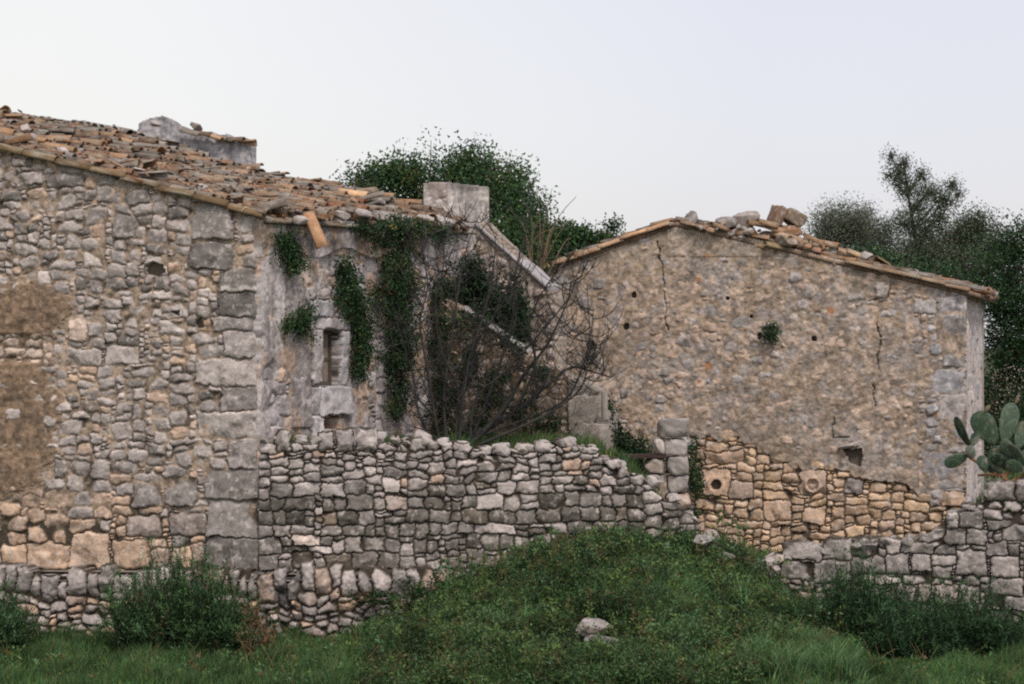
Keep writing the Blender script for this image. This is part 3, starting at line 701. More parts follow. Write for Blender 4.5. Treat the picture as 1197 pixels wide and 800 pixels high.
BLm = (.34, .315, .31)
def samp_barn(u, v):
    px, py = FR.pix(u, v); k = rng.random()
    if py > 505 and 800 < px < 1132:
        if k < .38: return rng.uniform(.08, .2), rng.uniform(.05, .09), {'n': 3}
        return rng.uniform(.22, .46), rng.uniform(.13, .22), {'n': rng.uniform(3, 6), 'cut': int(rng.integers(0, 3)), 'r': .028}
    if k < .5: return rng.uniform(.08, .2), rng.uniform(.06, .12), {'n': 2.5}
    return rng.uniform(.18, .42), rng.uniform(.12, .28), {'n': 3}
gq = lambda: q(mixc(GREY, (.36, .36, .39), rng.random()), -.005, n=8)
ex_barn = [(821, 550, 851, 581, q(WARM, .03, n=4)), (934, 549, 966, 579, q(mixc(WARM, GREY, .3), .03, n=6)), (980, 515, 1008, 546, q(DARK, 0)),
    (1100, 346, 1129, 368, gq()), (1095, 369, 1129, 400, gq()), (1102, 401, 1129, 430, gq()), (1072, 431, 1129, 462, gq()), (1098, 463, 1129, 500, gq()), (1078, 530, 1129, 560, gq()), (1083, 560, 1129, 571, gq()),
    (1099, 573, 1129, 592, q(WARM, .03, n=6)), (1025, 330, 1041, 346, q(PALE, .01)), (1070, 350, 1096, 368, q(BLm, .01)), (988, 560, 1010, 580, q(GREY, .03, n=3)),
    (823, 526, 868, 542, q(WARM, .03, n=4)), (851, 563, 880, 582, q(PINK, .03, n=3)), (939, 594, 964, 612, q(WARM, .04, n=4)), (893, 588, 925, 608, q(WARM, .03, n=4))]
def mort_barn(U, V, PX, PY):
    e_ = soft_poly(PX, PY, EXPO, 9, .07, 21)
    m = .008 + .030 * (fbm(U * 1.1, V * 1.1, 3, 22) - .5) * 2
    m = np.where(PX > 1075, -.012, m); m = np.where((PY > 258) & (PY < 300) & (PX > 780) & (PX < 1010), m + .015, m)
    return np.where(e_ & (PY > 503), -.062, m)
def mcol_barn(U, V, PX, PY):
    c = np.ones(U.shape + (3,)) * np.array((.325, .25, .19))
    g_ = smooth(.47, .62, fbm(U * 1.3, V * 1.6, 4, 24))[..., None] * .6; c = c * (1 - g_) + np.array((.33, .30, .285)) * g_
    g2 = smooth(.5, .62, fbm(U * 8, V * 8, 3, 25))[..., None] * .7; c = c * (1 - g2) + np.array((.50, .39, .32)) * g2; g3_ = smooth(.54, .64, fbm(U * 6 + 9, V * 7, 4, 27))[..., None] * .65; c = c * (1 - g3_) + np.array((.31, .285, .28)) * g3_; g4_ = smooth(.56, .66, fbm(U * 5 + 19, V * 6, 5, 28))[..., None] * .6; c = c * (1 - g4_) + np.array((.16, .13, .11)) * g4_
    big = smooth(.5, .68, fbm(U * .9 + 4, V * .7, 4, 29))[..., None] * .45; c = c * (1 - big) + np.array((.20, .165, .13)) * big; up = smooth(330, 275, PY)[..., None] * .45; c = c * (1 - up) + np.array((.30, .25, .19)) * up
    band = np.clip(smooth(485, 497, PY) * smooth(530, 512, PY) * (PX > 800) * (PX < 960), 0, 1)[..., None] * .5
    c = c * (1 - band) + np.array((.26, .22, .19)) * band
    return c * np.where((soft_poly(PX, PY, EXPO, 9, .07, 21) & (PY > 503)), .45, 1.0)[..., None]
def seg(PX, PY, pts, wd):
    d = np.full(PX.shape, 1e9)
    for (x0, y0), (x1, y1) in zip(pts[:-1], pts[1:]):
        t = np.clip(((PX - x0) * (x1 - x0) + (PY - y0) * (y1 - y0)) / ((x1 - x0) ** 2 + (y1 - y0) ** 2), 0, 1); d = np.minimum(d, np.hypot(PX - x0 - t * (x1 - x0), PY - y0 - t * (y1 - y0)))
    return d < wd
def post_barn(U, V, PX, PY, H, col, ID, F1):
    jx = (fbm(U * 5, V * 5, 3, 71) - .5) * 9
    m = seg(PX + jx, PY, [(768, 282), (775, 310), (778, 345), (779, 375), (783, 388)], .8) | seg(PX + jx, PY, [(1026, 372), (1028, 405), (1027, 432)], .9) | seg(PX + jx, PY, [(1040, 330), (1040, 348), (1015, 352)], .7) | seg(PX + jx, PY, [(974, 488), (975, 512), (992, 511)], .8) | seg(PX + jx, PY, [(1020, 450), (1024, 475)], .7)
    H = np.where(m & (fbm(U * 9, V * 9, 2, 3) > .32), H - .05, H); col = np.where(m[..., None], col * .55, col)
    for (x, y, r_) in ((817, 327, 3.2), (828, 428, 4.2), (817, 446, 2.4), (972, 363, 4.5), (828, 299, 3), (1093, 484, 3)):      # bits of red tile set in the mortar
        mm = (np.hypot(PX - x + jx * .3, PY - y) < r_)[..., None]; col = np.where(mm, np.array((.36, .18, .10)), col)
    # ring stones
    d = np.hypot(PX - 837, PY - 567); H = np.where(d < 6, -.16, H); col = np.where((d < 6)[..., None], np.array((.05, .04, .035)), col)
    H = np.where((d >= 6) & (d < 10), np.maximum(H, .045), H)
    d = np.hypot(PX - 950, PY - 567); H = np.where(d < 7, -.05, H); H = np.where((d >= 7) & (d < 9.5), np.maximum(H, .04), H); H = np.where((d < 4) & (PY > 566), -.01, H)
    for (x, y, r_) in ((741, 345, 3), (732, 382, 3.4), (690, 404, 5), (851, 349, 1.8), (879, 370, 1.8), (952, 396, 2.5), (888, 393, 3)):
        mm = np.hypot(PX - x + jx * .4, (PY - y) * .8) < r_; H = np.where(mm, -.13, H); col = np.where(mm[..., None], np.array((.07, .06, .05)), col)
    return H, col
pr = [(614, 322), (640, 311), (700, 290), (745, 272), (775, 262), (800, 260), (830, 266), (870, 276), (905, 285), (960, 299), (1010, 311), (1060, 323), (1100, 334), (1130, 341), (1130.5, 720), (614, 720)]
polyR = FR.poly(pr); S = pack(FR, (*polyR.min(0), *polyR.max(0)), .05, samp_barn, ex_barn)
masonry('gable_wall', FR, polyR, S, g=.0155, J=.075, r=.03, gap=.003, mortar=mort_barn, mcol=mcol_barn, colour=col_barn, mrel=1.35, thick=.45, parent=BX, seed=81, post=post_barn,
        holes=[([(987, 526), (1007, 524), (1007, 546), (994, 541)], .45)], rough=1.1)
pRS = FRS.poly([(1130.5, 341), (1149, 349), (1149, 720), (1130.5, 720)])
S = pack(FRS, (*pRS.min(0), *pRS.max(0)), .06, lambda u, v: (rng.uniform(.7, 1.4), rng.uniform(.25, .42), {'n': 9, 'cut': 0}))
masonry('side_wall', FRS, pRS, S, g=.02, J=.02, r=.015, mortar=-.006, mcol=lambda U, V, PX, PY: np.ones(U.shape + (1,)) * np.array((.50, .43, .40)), colour=lambda px, py, l: mixc((.55, .49, .46), (.40, .39, .42), l.random()), thick=.4, parent=BX, seed=82, relief=.5)
A = Acc(); e0 = BC + 8.3 * bl; wallbox(A, e0 + bd * 5, e0, 0, 5.7, 5.7, .4); wallbox(A, BC + bd * 5, e0 + bd * 5, 0, 5.4, 5.7, .4); A.build('rear_wall', M_STONE, BX, False)
hv = FR.uv(980, 524); A = Acc(); V, Q, c = rock((.52, .34, .11), 9, 7, .6, mixc(GREY, PALE, .3)); A.add(V @ rotm(0, -.28, 0).T + FR.P(FR.uv(994, 521)[0], FR.uv(994, 521)[1], .06), Q, None, c); A.build('slab_lintel', M_STONE, BX)

# barn roof: two slopes whose rakes follow the gable
apx = FR.uv(790, 260); lft = FR.uv(622, 321); rgt = FR.uv(1146, 344)
def Pb(u, t, h=0):
    u = np.asarray(u, float); t = np.asarray(t, float)
    z = np.interp(u, [lft[0], apx[0], rgt[0]], [lft[1], apx[1], rgt[1]]) + h; P = FR.P(u, z); P[..., 0] += bd[0] * t; P[..., 1] += bd[1] * t; return P
RB = empty('roof', (0, 0, 0)); RB.parent = BX; RB.location = -Vector(BX.location)
us = np.linspace(lft[0], rgt[0], 150); ts = np.linspace(-.03, 5.1, 60); SS, TT = np.meshgrid(us, ts, indexing='ij')
P0 = Pb(SS, TT, (fbm(SS * 6, TT * 6, 4, 95) - .5) * .1 + .0).reshape(-1, 3); P1 = Pb(SS, TT, -.08).reshape(-1, 3); ns, nt_ = SS.shape
ii = np.arange(ns * nt_).reshape(ns, nt_); Qr = np.stack([ii[:-1, :-1], ii[1:, :-1], ii[1:, 1:], ii[:-1, 1:]], -1).reshape(-1, 4)
rim = np.concatenate([ii[:, 0], ii[-1, 1:], ii[::-1, -1][1:], ii[0, ::-1][1:-1]]); r2 = np.roll(rim, -1); NB = ns * nt_
Qr = np.concatenate([Qr, Qr[:, ::-1] + NB, np.stack([r2, rim, rim + NB, r2 + NB], -1)])
cb = (np.array((.25, .18, .13)) * (.6 + .8 * fbm(SS * 9, TT * 9, 4, 96))[..., None]).reshape(-1, 3)
build('roof_bed', np.concatenate([P0, P1]), Qr, None, np.concatenate([cb, cb * .7]), M_EARTH, RB)
A = Acc(); lr = np.random.default_rng(15)
for side in (0, 1):
    ua, ub = (apx[0], rgt[0]) if side else (apx[0], lft[0]); L = abs(ub - ua); sg = 1 if side else -1
    dn = Pb(ub, 0) - Pb(ua, 0); dn /= np.linalg.norm(dn); up_ = np.cross(np.array([bd[0], bd[1], 0]), dn); up_ *= np.sign(up_[2])
    for j in range(24):
        for i in range(int(L / .33) + 1):
            for lay in (0, 1):
                if lr.random() < .2 + .15 * side: continue
                u = ua + sg * (i * .33 + .0 + lr.normal() * .03); t = .05 + j * .215 + (.1 if lay == 0 else 0) + lr.normal() * .02
                if abs(u - ua) > L - .2: continue
                mess = lr.random(); roll = lr.normal() * (.08 if mess < .8 else .5) + (math.pi if lay == 0 else 0)
                M = frameM(dn, up_) @ rotm(roll, -.05 + lr.normal() * .05, lr.normal() * (.08 if mess < .75 else .4)); V = CT @ M.T + Pb(u, t, .03 + .04 * lay)
                A.add(V, CQ, None, clay_cols(V, clay(lr, (3, 2, 2, 5, 1, 3, 1, 4)), int(lr.integers(999))))
A.build('clay_tiles', M_TILE, RB)
A = Acc()
for side in (0, 1):
    ua, ub = (apx[0], rgt[0]) if side else (apx[0], lft[0]); sg = 1 if side else -1; L = abs(ub - ua); dn = Pb(ub, 0) - Pb(ua, 0); dn /= np.linalg.norm(dn); up_ = np.cross(np.array([bd[0], bd[1], 0]), dn); up_ *= np.sign(up_[2])
    s = .1
    while s < L - .35:
        if not (side and lr.random() < .3):
            M = frameM(dn, up_) @ rotm(lr.normal() * .1, lr.normal() * .03, lr.normal() * .03); V = coppo(L=.52, r0=.085 if side == 0 else .07, r1=.07 if side == 0 else .06, arc=190)[0] @ M.T + Pb(ua + sg * s, -.08, .02 + lr.normal() * .01)
            A.add(V, CQ, None, clay_cols(V, np.array((.40, .24, .14) if side == 0 else (.25, .17, .11)) * lr.uniform(.8, 1.2), int(s * 50)))
        s += .44
A.build('verge_tiles', M_TILE, RB)
# ================================================================ DRY STONE WALLS
def caps(fr, pxs, lrng, sz, colf, wall_th=.35, two=True):
    A = Acc(); pts = np.array([fr.uv(*p) for p in pxs]); u = pts[0, 0]
    while u < pts[-1, 0]:
        w_ = lrng.uniform(*sz); h_ = w_ * lrng.uniform(.35, .85); v = np.interp(u, pts[:, 0], pts[:, 1])
        for row, hp in enumerate((-.08, -.27) if two else (-.12,)):
            V, Q, c = rock((w_ * lrng.uniform(.9, 1.15), lrng.uniform(.18, .28), h_), int(lrng.integers(9999)), 7, .55, colf(lrng))
            A.add(V @ rotm(lrng.normal() * .2, lrng.normal() * .25, lrng.normal() * .3).T + fr.P(u + w_ / 2, v + h_ * .25 - .06 + (.03 if row else 0), hp + lrng.normal() * .02), Q, None, c)
        u += w_ * lrng.uniform(.85, 1.5)
    return A
def col_dry(px, py, lr):
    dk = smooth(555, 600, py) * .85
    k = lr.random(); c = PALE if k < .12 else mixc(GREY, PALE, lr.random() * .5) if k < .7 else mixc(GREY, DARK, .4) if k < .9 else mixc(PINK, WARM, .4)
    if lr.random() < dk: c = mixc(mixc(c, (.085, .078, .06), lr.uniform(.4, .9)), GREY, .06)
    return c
# middle wall
W2 = empty('dry_stone_wall', (-3.7, 29.93, 0), 'tall grey dry stone retaining wall below the little window, its top stepping down to the right', 'wall')
F2 = Frame([(-3.70, 29.93), (3.25, 30.85)])
rows2 = [F2.uv(560, y)[1] for y in (684, 665, 645, 627, 612, 595, 579)]
def samp_w2(u, v):
    px, py = F2.pix(u, v); k = rng.random()
    if py > 579 and px < 740:
        nx = [r_ for r_ in rows2 if r_ > v + .05]; h_ = (nx[0] - v) if nx else .2
        if k < .08: h_ *= .5
        return rng.uniform(.16, .42), h_, {'n': rng.uniform(4.5, 7), 'cut': int(rng.random() < .35), 'r': .026, 'rot': .03}
    if py > 583: return rng.uniform(.2, .42), rng.uniform(.12, .2), {'n': 4, 'r': .03}
    if py > 545: return rng.uniform(.16, .34), rng.uniform(.09, .16), {'n': rng.uniform(3, 4.5), 'r': .032}
    if px < 470 and py < 524: return rng.uniform(.14, .3), rng.uniform(.2, .28), {'n': 4, 'rot': .12, 'r': .05, 'tall': 1}
    if k < .35: return rng.uniform(.06, .16), rng.uniform(.04, .07), {}
    return rng.uniform(.14, .32), rng.uniform(.07, .14), {'n': 3.2, 'r': .032, 'rot': .16}
p2 = [(302.5, 512), (340, 512), (400, 512), (440, 510), (500, 514), (560, 528), (600, 523), (650, 518), (692, 524), (712, 540), (745, 556), (775, 574), (800, 598), (828, 636), (846, 668), (850, 800), (302.5, 800)]
poly2 = F2.poly(p2); S = pack(F2, (*poly2.min(0), poly2.max(0)[0], poly2.max(0)[1] + .1), .035, samp_w2,
    [(372, 505, 391, 528, q(GREY, .02, n=4, r=.05)), (392, 503, 414, 531, q(GREY, .03, n=4, r=.05)), (418, 503, 440, 528, q(mixc(GREY, PALE, .3), .03, n=6, r=.04)), (325, 504, 340, 528, q(GREY, .02, n=4, r=.05)),
     (447, 560, 468, 579, q(PALE, .04, n=5)), (450, 580, 475, 597, q(mixc(PALE, PINK, .6), .04, n=4)), (555, 613, 602, 626, q(PALE, .04, n=6)), (343, 627, 376, 641, q(mixc(PALE, WARM, .3), .04, n=4))])
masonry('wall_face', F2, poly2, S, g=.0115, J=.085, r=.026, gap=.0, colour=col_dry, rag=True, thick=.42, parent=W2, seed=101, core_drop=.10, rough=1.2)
A = caps(F2, [(303, 512), (345, 514), (400, 515), (440, 512), (500, 516), (560, 530), (600, 525), (650, 519), (692, 525), (712, 541), (745, 557), (775, 575), (800, 600), (828, 640)], np.random.default_rng(3), (.12, .34), lambda l: mixc(GREY, PALE, l.random() * .6))
A.build('cap_stones', M_STONE, W2)

# low retaining wall in front of both
W1 = empty('low_retaining_wall', (-3.7, 29.6, 0), 'low rough retaining wall of upright coping stones over small rubble, running along the foot of the farmhouse', 'wall')
F1_ = Frame([(-8.6, 30.65), (-3.70, 29.62), (.75, 30.08)])
lc = np.random.default_rng(44)
def samp_w1(u, v):
    px, py = F1_.pix(u, v); top = F1_.uv(float(px), 666)[1] if False else v
    if py < 705: return rng.uniform(.16, .34), .38, {'n': 4, 'rot': .1, 'cut': int(rng.integers(1, 4)), 'r': .05, 'tall': 1}
    return rng.uniform(.14, .34), rng.uniform(.08, .16), {'n': 3, 'rot': .3, 'r': .034, 'cut': 2}
def col_w1(px, py, lr):
    k = lr.random()
    if py < 700: return mixc(GREY, PALE, lr.random() * .6) if k < .7 else PINK if k < .85 else mixc(GREY, DARK, .4)
    return mixc(PINK, PALE, lr.random()) if k < .4 else mixc(GREY, PALE, lr.random() * .4) if k < .8 else WARM
p1_ = [(-60, 664), (60, 665), (180, 666), (303, 668), (420, 669), (520, 671), (600, 674), (632, 680), (640, 820), (-60, 820)]
poly1 = F1_.poly(p1_); S = pack(F1_, (*poly1.min(0), poly1.max(0)[0], poly1.max(0)[1] + .05), .04, samp_w1)
def post_w1(U, V, PX, PY, H, col, ID, F1v):
    # black crustose lichen on the coping near the corner
    m = (smooth(.53, .6, fbm(U * 8, V * 8, 4, 12)) * (np.exp(-((PX - 330) / 28) ** 2) + np.exp(-((PX - 315) / 60) ** 2 - ((PY - 735) / 20) ** 2) * .6))[..., None] * .85
    return H, col * (1 - m) + np.array((.05, .05, .055)) * m
masonry('wall_face', F1_, poly1, S, g=.0125, J=.10, r=.036, gap=.003, colour=col_w1, rag=True, thick=.5, parent=W1, seed=103, core_drop=.06, rough=1.5, relief=1.5, wamp=.06, post=post_w1)
# ledge of small stones and earth between coping and house foot
A = Acc(); ul = np.linspace(-8.5, .7, 120); 
yl = np.interp(ul, [-8.6, -3.7, .75], [30.65, 29.62, 30.08]); zt = [F1_.uv((x / y) * F + CX, 669)[1] for x, y in zip(ul, yl)]
rowsv = []
for k in range(5): rowsv.append(np.stack([ul, yl + .04 + k * .24, np.array(zt) - .13 + .035 * k + (fbm(ul * 5, ul * 0 + k * 3, 3, 7) - .5) * .06], -1))
Vv_ = np.concatenate(rowsv); i_ = np.arange(119)[None] + np.arange(4)[:, None] * 120; A.add(Vv_, np.stack([i_, i_ + 1, i_ + 121, i_ + 120], -1).reshape(-1, 4), None, (.26, .23, .20))
A.build('ledge', M_EARTH, W1)

# right-hand wall of big squared stones
W3 = empty('field_wall', (5.5, 32.5, 0), 'grey dry stone field wall of big squared blocks at the right, rising towards the prickly pear', 'wall')
F3 = Frame([(3.36, 33.45), (8.9, 31.85)])
def samp_w3(u, v):
    px, py = F3.pix(u, v); k = rng.random()
    if k < .22: return rng.uniform(.1, .25), rng.uniform(.06, .1), {}
    if px > 960 and py > 630: return rng.uniform(.26, .62), rng.choice([.22, .28, .34]), {'n': rng.uniform(4, 8), 'cut': int(rng.random() < .35), 'r': .04, 'rot': .03}
    if px > 1080: return rng.uniform(.22, .45), rng.uniform(.17, .3), {'n': 3.5, 'r': .06}
    return rng.uniform(.2, .4), rng.uniform(.13, .2), {'n': 3.2, 'r': .05}
def col_w3(px, py, lr):
    if px < 945: return mixc(GREY, (.26, .21, .17), lr.uniform(.2, .8))
    k = lr.random(); return mixc(GREY, DARK, .1 + lr.random() * .6) if k < .65 else mixc(GREY, PALE, lr.random() * .4)
p3_ = [(838, 662), (858, 664), (880, 655), (912, 655), (935, 644), (962, 636), (985, 634), (1010, 636), (1035, 634), (1062, 631), (1078, 626), (1092, 612), (1108, 598), (1122, 592), (1140, 590), (1152, 572), (1175, 564), (1250, 560), (1250, 800), (838, 800)]
g3 = [(952, 655, 996, 680, q(G3, .03, n=6, r=.035)), (994, 650, 1036, 672, q(G3, .03, n=8, r=.035)), (1036, 648, 1065, 671, q(GREY, .03, n=6)), (1066, 648, 1089, 669, q(GREY, .03, n=7)), (1115, 645, 1152, 673, q(mixc(GREY, PALE, .3), .06, n=6, r=.04)), (1154, 652, 1189, 676, q(mixc(GREY, PALE, .2), .05, n=7, r=.04)),
      (1037, 685, 1068, 708, q(G3, .03, n=6)), (1070, 685, 1118, 709, q(mixc(GREY, BROWN, .3), .04, n=8, r=.035)), (1118, 688, 1144, 710, q(GREY, .03, n=6)), (1157, 676, 1196, 697, q(mixc(GREY, PALE, .3), .05, n=6, r=.04)), (976, 687, 1000, 706, q(mixc(GREY, PALE, .2), .03, n=3, r=.04)), (912, 657, 950, 677, q(G3, .0, n=5)), (912, 637, 962, 655, q(G3, .0, n=5)),
      (997, 673, 1021, 685, q(PALE, .02, n=5)), (1022, 673, 1050, 685, q(PALE, .02, n=5)), (1127, 709, 1151, 726, q(PALE, .03, n=6)), (1075, 723, 1099, 738, q(mixc(GREY, PALE, .5), .03, n=3)), (1172, 698, 1240, 716, q(GREY, .05, n=5)), (1103, 617, 1130, 636, q(G3, .03, n=6)), (1120, 598, 1150, 616, q(G2, .04, n=4)), (1151, 565, 1185, 585, q(GREY, .05, n=4, r=.06)), (1186, 566, 1230, 584, q(GREY, .04, n=4, r=.06)),
      (1151, 608, 1182, 619, q(G2, .03, n=5)), (1168, 616, 1230, 634, q(G3, .04, n=5)), (1151, 634, 1175, 650, q(GREY, .04, n=5)), (1053, 635, 1092, 647, q(mixc(GREY, PALE, .3), .04, n=5))]
poly3 = F3.poly(p3_); S = pack(F3, (*poly3.min(0), poly3.max(0)[0], poly3.max(0)[1] + .1), .045, samp_w3, g3)
masonry('wall_face', F3, poly3, S, g=.0135, J=.09, r=.028, gap=.001, colour=col_w3, rag=True, thick=.5, parent=W3, seed=105, core_drop=.1, rough=1.3,
        holes=[([(1150, 697), (1172, 696), (1173, 711), (1150, 710)], .4)])
A = caps(F3, [(845, 666), (880, 657), (935, 646), (985, 636), (1062, 633), (1078, 628), (1108, 600), (1140, 592), (1152, 574), (1175, 566), (1240, 562)], np.random.default_rng(8), (.16, .36), lambda l: mixc(GREY, DARK, l.random() * .5))
A.build('cap_stones', M_STONE, W3)

# gate pier with a plank
GP = empty('gate_pier', (2.4, 33, 1.5), 'ruined gate pier of squared grey blocks against the barn wall beside a dark creeper', 'pier')
FGp = Frame([(2.0, 32.75), (3.05, 32.75)])
def blk(x0, y0, x1, y1, c, d0=.45, h=0, sd=1):
    a, b = FGp.uv(x0, y1), FGp.uv(x1, y0); cx_, cz_ = (a + b) / 2; V, Q, cc = rock((2 * (b[0] - a[0]) * .58, d0 * 1.15, (b[1] - a[1]) * 1.16), sd, 7, .95, c); V = np.clip(V, [-(b[0] - a[0]) * .505, -d0 / 2, -(b[1] - a[1]) * .5], [(b[0] - a[0]) * .505, d0 / 2, (b[1] - a[1]) * .5])
    return V + FGp.P(cx_, cz_, h - d0 / 2), Q, cc
A = Acc()
for k, b in enumerate([(769, 489, 806, 512, G2), (776, 513, 804, 533, GREY), (765, 513, 777, 532, PALE), (780, 534, 806, 556, G3), (753, 536, 779, 554, mixc(GREY, BROWN, .4)), (752, 555, 778, 566, G3), (781, 557, 806, 577, GREY), (779, 578, 808, 597, PINK), (781, 598, 812, 622, GREY), (783, 623, 818, 650, mixc(PINK, WARM, .3))]):
    V, Q, c = blk(*b, .45 + .02 * k, .01 * (k % 3), 60 + k); A.add(V, Q, None, c)
A.build('pier_blocks', M_STONE, GP)
a = FGp.uv(712, 535); b = FGp.uv(779, 531); A = Acc(); fbox(A, FGp, a[0], b[0], a[1] - .01, a[1] + .045, -.25, .02, (.05, .032, .028))
pk = A.build('wooden_plank', M_WOOD, None, False); tag(pk, 'dark reddish plank wedged across the gap beside the grey gate pier', 'plank')

# ================================================================ GROUND
def gz(x, y):
    z = .02 + 2.7 * np.clip(1 - y / 24, 0, 1.4) + .10 * (fbm(x * .5, y * .5, 3, 1) - .5)
    yy = np.minimum(y, 29.9)
    m = 1.08 * np.exp(-np.abs((x - 1.25) / 2.45) ** 2.6) * np.exp(-((yy - 29.9) / 2.2) ** 2)
    m += .62 * np.exp(-((x - 3.0) / 1.1) ** 2 - ((y - 31.6) / 1.5) ** 2) * (1 if True else 0)
    return z + m * (1 + .15 * (fbm(x * 1.5, y * 1.5, 3, 2) - .5))
gx = np.concatenate([-np.geomspace(600, 12, 14), np.arange(-11, 11, .14), np.geomspace(12, 600, 14)]); gy = np.concatenate([-np.geomspace(300, 2, 8), np.arange(-1, 22, 1.0), np.arange(22, 34.5, .14), np.geomspace(36, 1500, 16)])
GX, GY = np.meshgrid(gx, gy, indexing='ij'); GZ = gz(GX, GY); ii = np.arange(GX.size).reshape(GX.shape)
Vg = np.stack([GX, GY, GZ], -1).reshape(-1, 3); Qg = np.stack([ii[:-1, :-1], ii[1:, :-1], ii[1:, 1:], ii[:-1, 1:]], -1).reshape(-1, 4)
cg = np.array((.065, .075, .035)) * (.6 + .8 * fbm(GX * 3, GY * 3, 4, 3).reshape(-1, 1))
tag(build('ground', Vg, Qg, None, cg, M_EARTH), kind='structure')
# terrace behind the dry walls
def yfront(x): return np.interp(x, [-4, -3.7, 3.1, 3.35, 8.9, 14], [30.1, 30.1, 31.0, 33.6, 32.1, 31.5])
def tz(x, y):
    a = np.interp(x, [-4, 1.2, 1.9, 2.5, 3.1, 5.8, 6.9, 7.5, 8.1, 14], [2.75, 2.75, 2.35, 1.5, .6, .42, .9, 1.8, 2.1, 2.2])
    a = np.where(x > 4.5, .42 + (a - .42) * smooth(35.0, 33.2, y) , a); return a + .12 * (fbm(x * 2, y * 2, 3, 6) - .5)
tx = np.arange(-3.95, 14, .15); tt = np.concatenate([np.arange(0, 6.3, .15), [8, 12, 25]]); TX, TT2 = np.meshgrid(tx, tt, indexing='ij'); TY = yfront(TX) + TT2; TZ = tz(TX, TY) * np.where(TT2 > 7, np.exp(-(TT2 - 7) / 6), 1)
ii = np.arange(TX.size).reshape(TX.shape); Vg = np.stack([TX, TY, TZ], -1).reshape(-1, 3); Qg = np.stack([ii[:-1, :-1], ii[1:, :-1], ii[1:, 1:], ii[:-1, 1:]], -1).reshape(-1, 4)
tag(build('terrace', Vg, Qg, None, np.array((.12, .10, .06)) * (.6 + .8 * fbm(TX * 4, TY * 4, 4, 3).reshape(-1, 1)), M_EARTH), kind='structure')

# ================================================================ VEGETATION
GD = np.array((.028, .066, .028)); GM = np.array((.052, .112, .038)); GLt = np.array((.115, .18, .05)); GB = np.array((.10, .19, .085)); OL = np.array((.155, .17, .125)); RB_ = np.array((.15, .085, .05)); YL = np.array((.26, .21, .05))
def pal(lr, n, cols, w, var=.25):
    k = lr.choice(len(cols), n, p=np.array(w) / sum(w)); return np.array(cols)[k] * lr.uniform(1 - var, 1 + var, (n, 1))
def inframe(P, m=60):
    px = CX + F * P[:, 0] / P[:, 1]; py = CY - F * (P[:, 2] - ZC) / P[:, 1]; return (px > -m) & (px < 1197 + m) & (py < 800 + m)
def tree(name, label, base, blobs, nl, lsz, cols, w, group=None, trunk=.12, cat='tree', seed=0, per=22, sig=.10, limbs=True, barkc=(.10, .085, .07), inner=.35, droop=None, aspect=.55):
    """trunk, limbs reaching each clump group, and a crown of leaf clumps; blobs = (x,y,z,rx,ry,rz) in metres"""
    lr = np.random.default_rng(seed); t = empty(name, tuple(base), label, cat, group); base = np.array(base, float)
    vol = np.array([b[3] * b[4] + b[4] * b[5] + b[3] * b[5] for b in blobs]); cnt = np.maximum((nl * vol / vol.sum()).astype(int), 30)
    A = Acc(); W_ = Acc(); zt = np.mean([b[2] for b in blobs]); xt = np.mean([b[0] for b in blobs]); fork = base * .35 + np.array([xt, base[1], zt]) * .65
    fork[2] = base[2] + (min(b[2] for b in blobs) - base[2]) * .9
    tb = max(blobs, key=lambda b: b[2]); top_ = np.array([xt * .4 + tb[0] * .6, base[1], tb[2]]); LD = spline([base, base * .5 + fork * .5 + lr.normal(size=3) * .08, fork, (fork + top_) / 2 + lr.normal(size=3) * .08, top_], 24)
    if limbs: tube(W_, LD, np.linspace(trunk, trunk * .12, 24), barkc, 8)
    for b, c in zip(blobs, cnt):
        ce = np.array(b[:3]); ra = np.array(b[3:])
        nc = max(3, c // per); d = lr.normal(size=(nc, 3)); d /= np.linalg.norm(d, axis=1, keepdims=True); rad = lr.uniform(inner, 1.0, (nc, 1)) ** .6; ctr = ce + d * rad * ra * (1 + .25 * lr.normal(size=(nc, 1)))
        ctr = ctr[ctr[:, 2] > base[2] + .05]
        P = clump_points(ctr, per, sig, lr); cc = np.repeat(pal(lr, len(ctr), cols, w, .3), per, 0) * lr.uniform(.8, 1.2, (len(P), 1))
        leaves(A, P, lsz, lsz * aspect, cc, lr, None if droop is None else droop, 1.0)
        if limbs:
            hd = np.hypot(ce[0] - LD[:, 0], ce[1] - LD[:, 1]); kk = int(np.argmin(np.abs(LD[:, 2] - (ce[2] - .9 * hd - .1)))); st_ = LD[max(kk, 3)]
            tube(W_, spline([st_, (st_ * .55 + ce * .45) + lr.normal(size=3) * .06 - [0, 0, .03], ce], 8), np.linspace(trunk * .3, trunk * .09, 8), barkc, 5)
            for q_ in ctr[lr.permutation(len(ctr))[:min(len(ctr), 26)]]: tube(W_, [ce + (q_ - ce) * .05, (ce + q_) / 2 + lr.normal(size=3) * .05, q_], np.array([trunk * .13, trunk * .08, .006]), barkc, 4)
    if limbs: W_.build('trunk', M_BARK, t)
    A.build('crown', M_LEAF, t); return t
def blob(px, py, rpx, Y, ry=None, asp=1.0, dy=0): 
    p = at(px, py, Y + dy); r_ = rpx * Y / F; return (p[0], p[1], p[2], r_, ry or r_, r_ * asp)
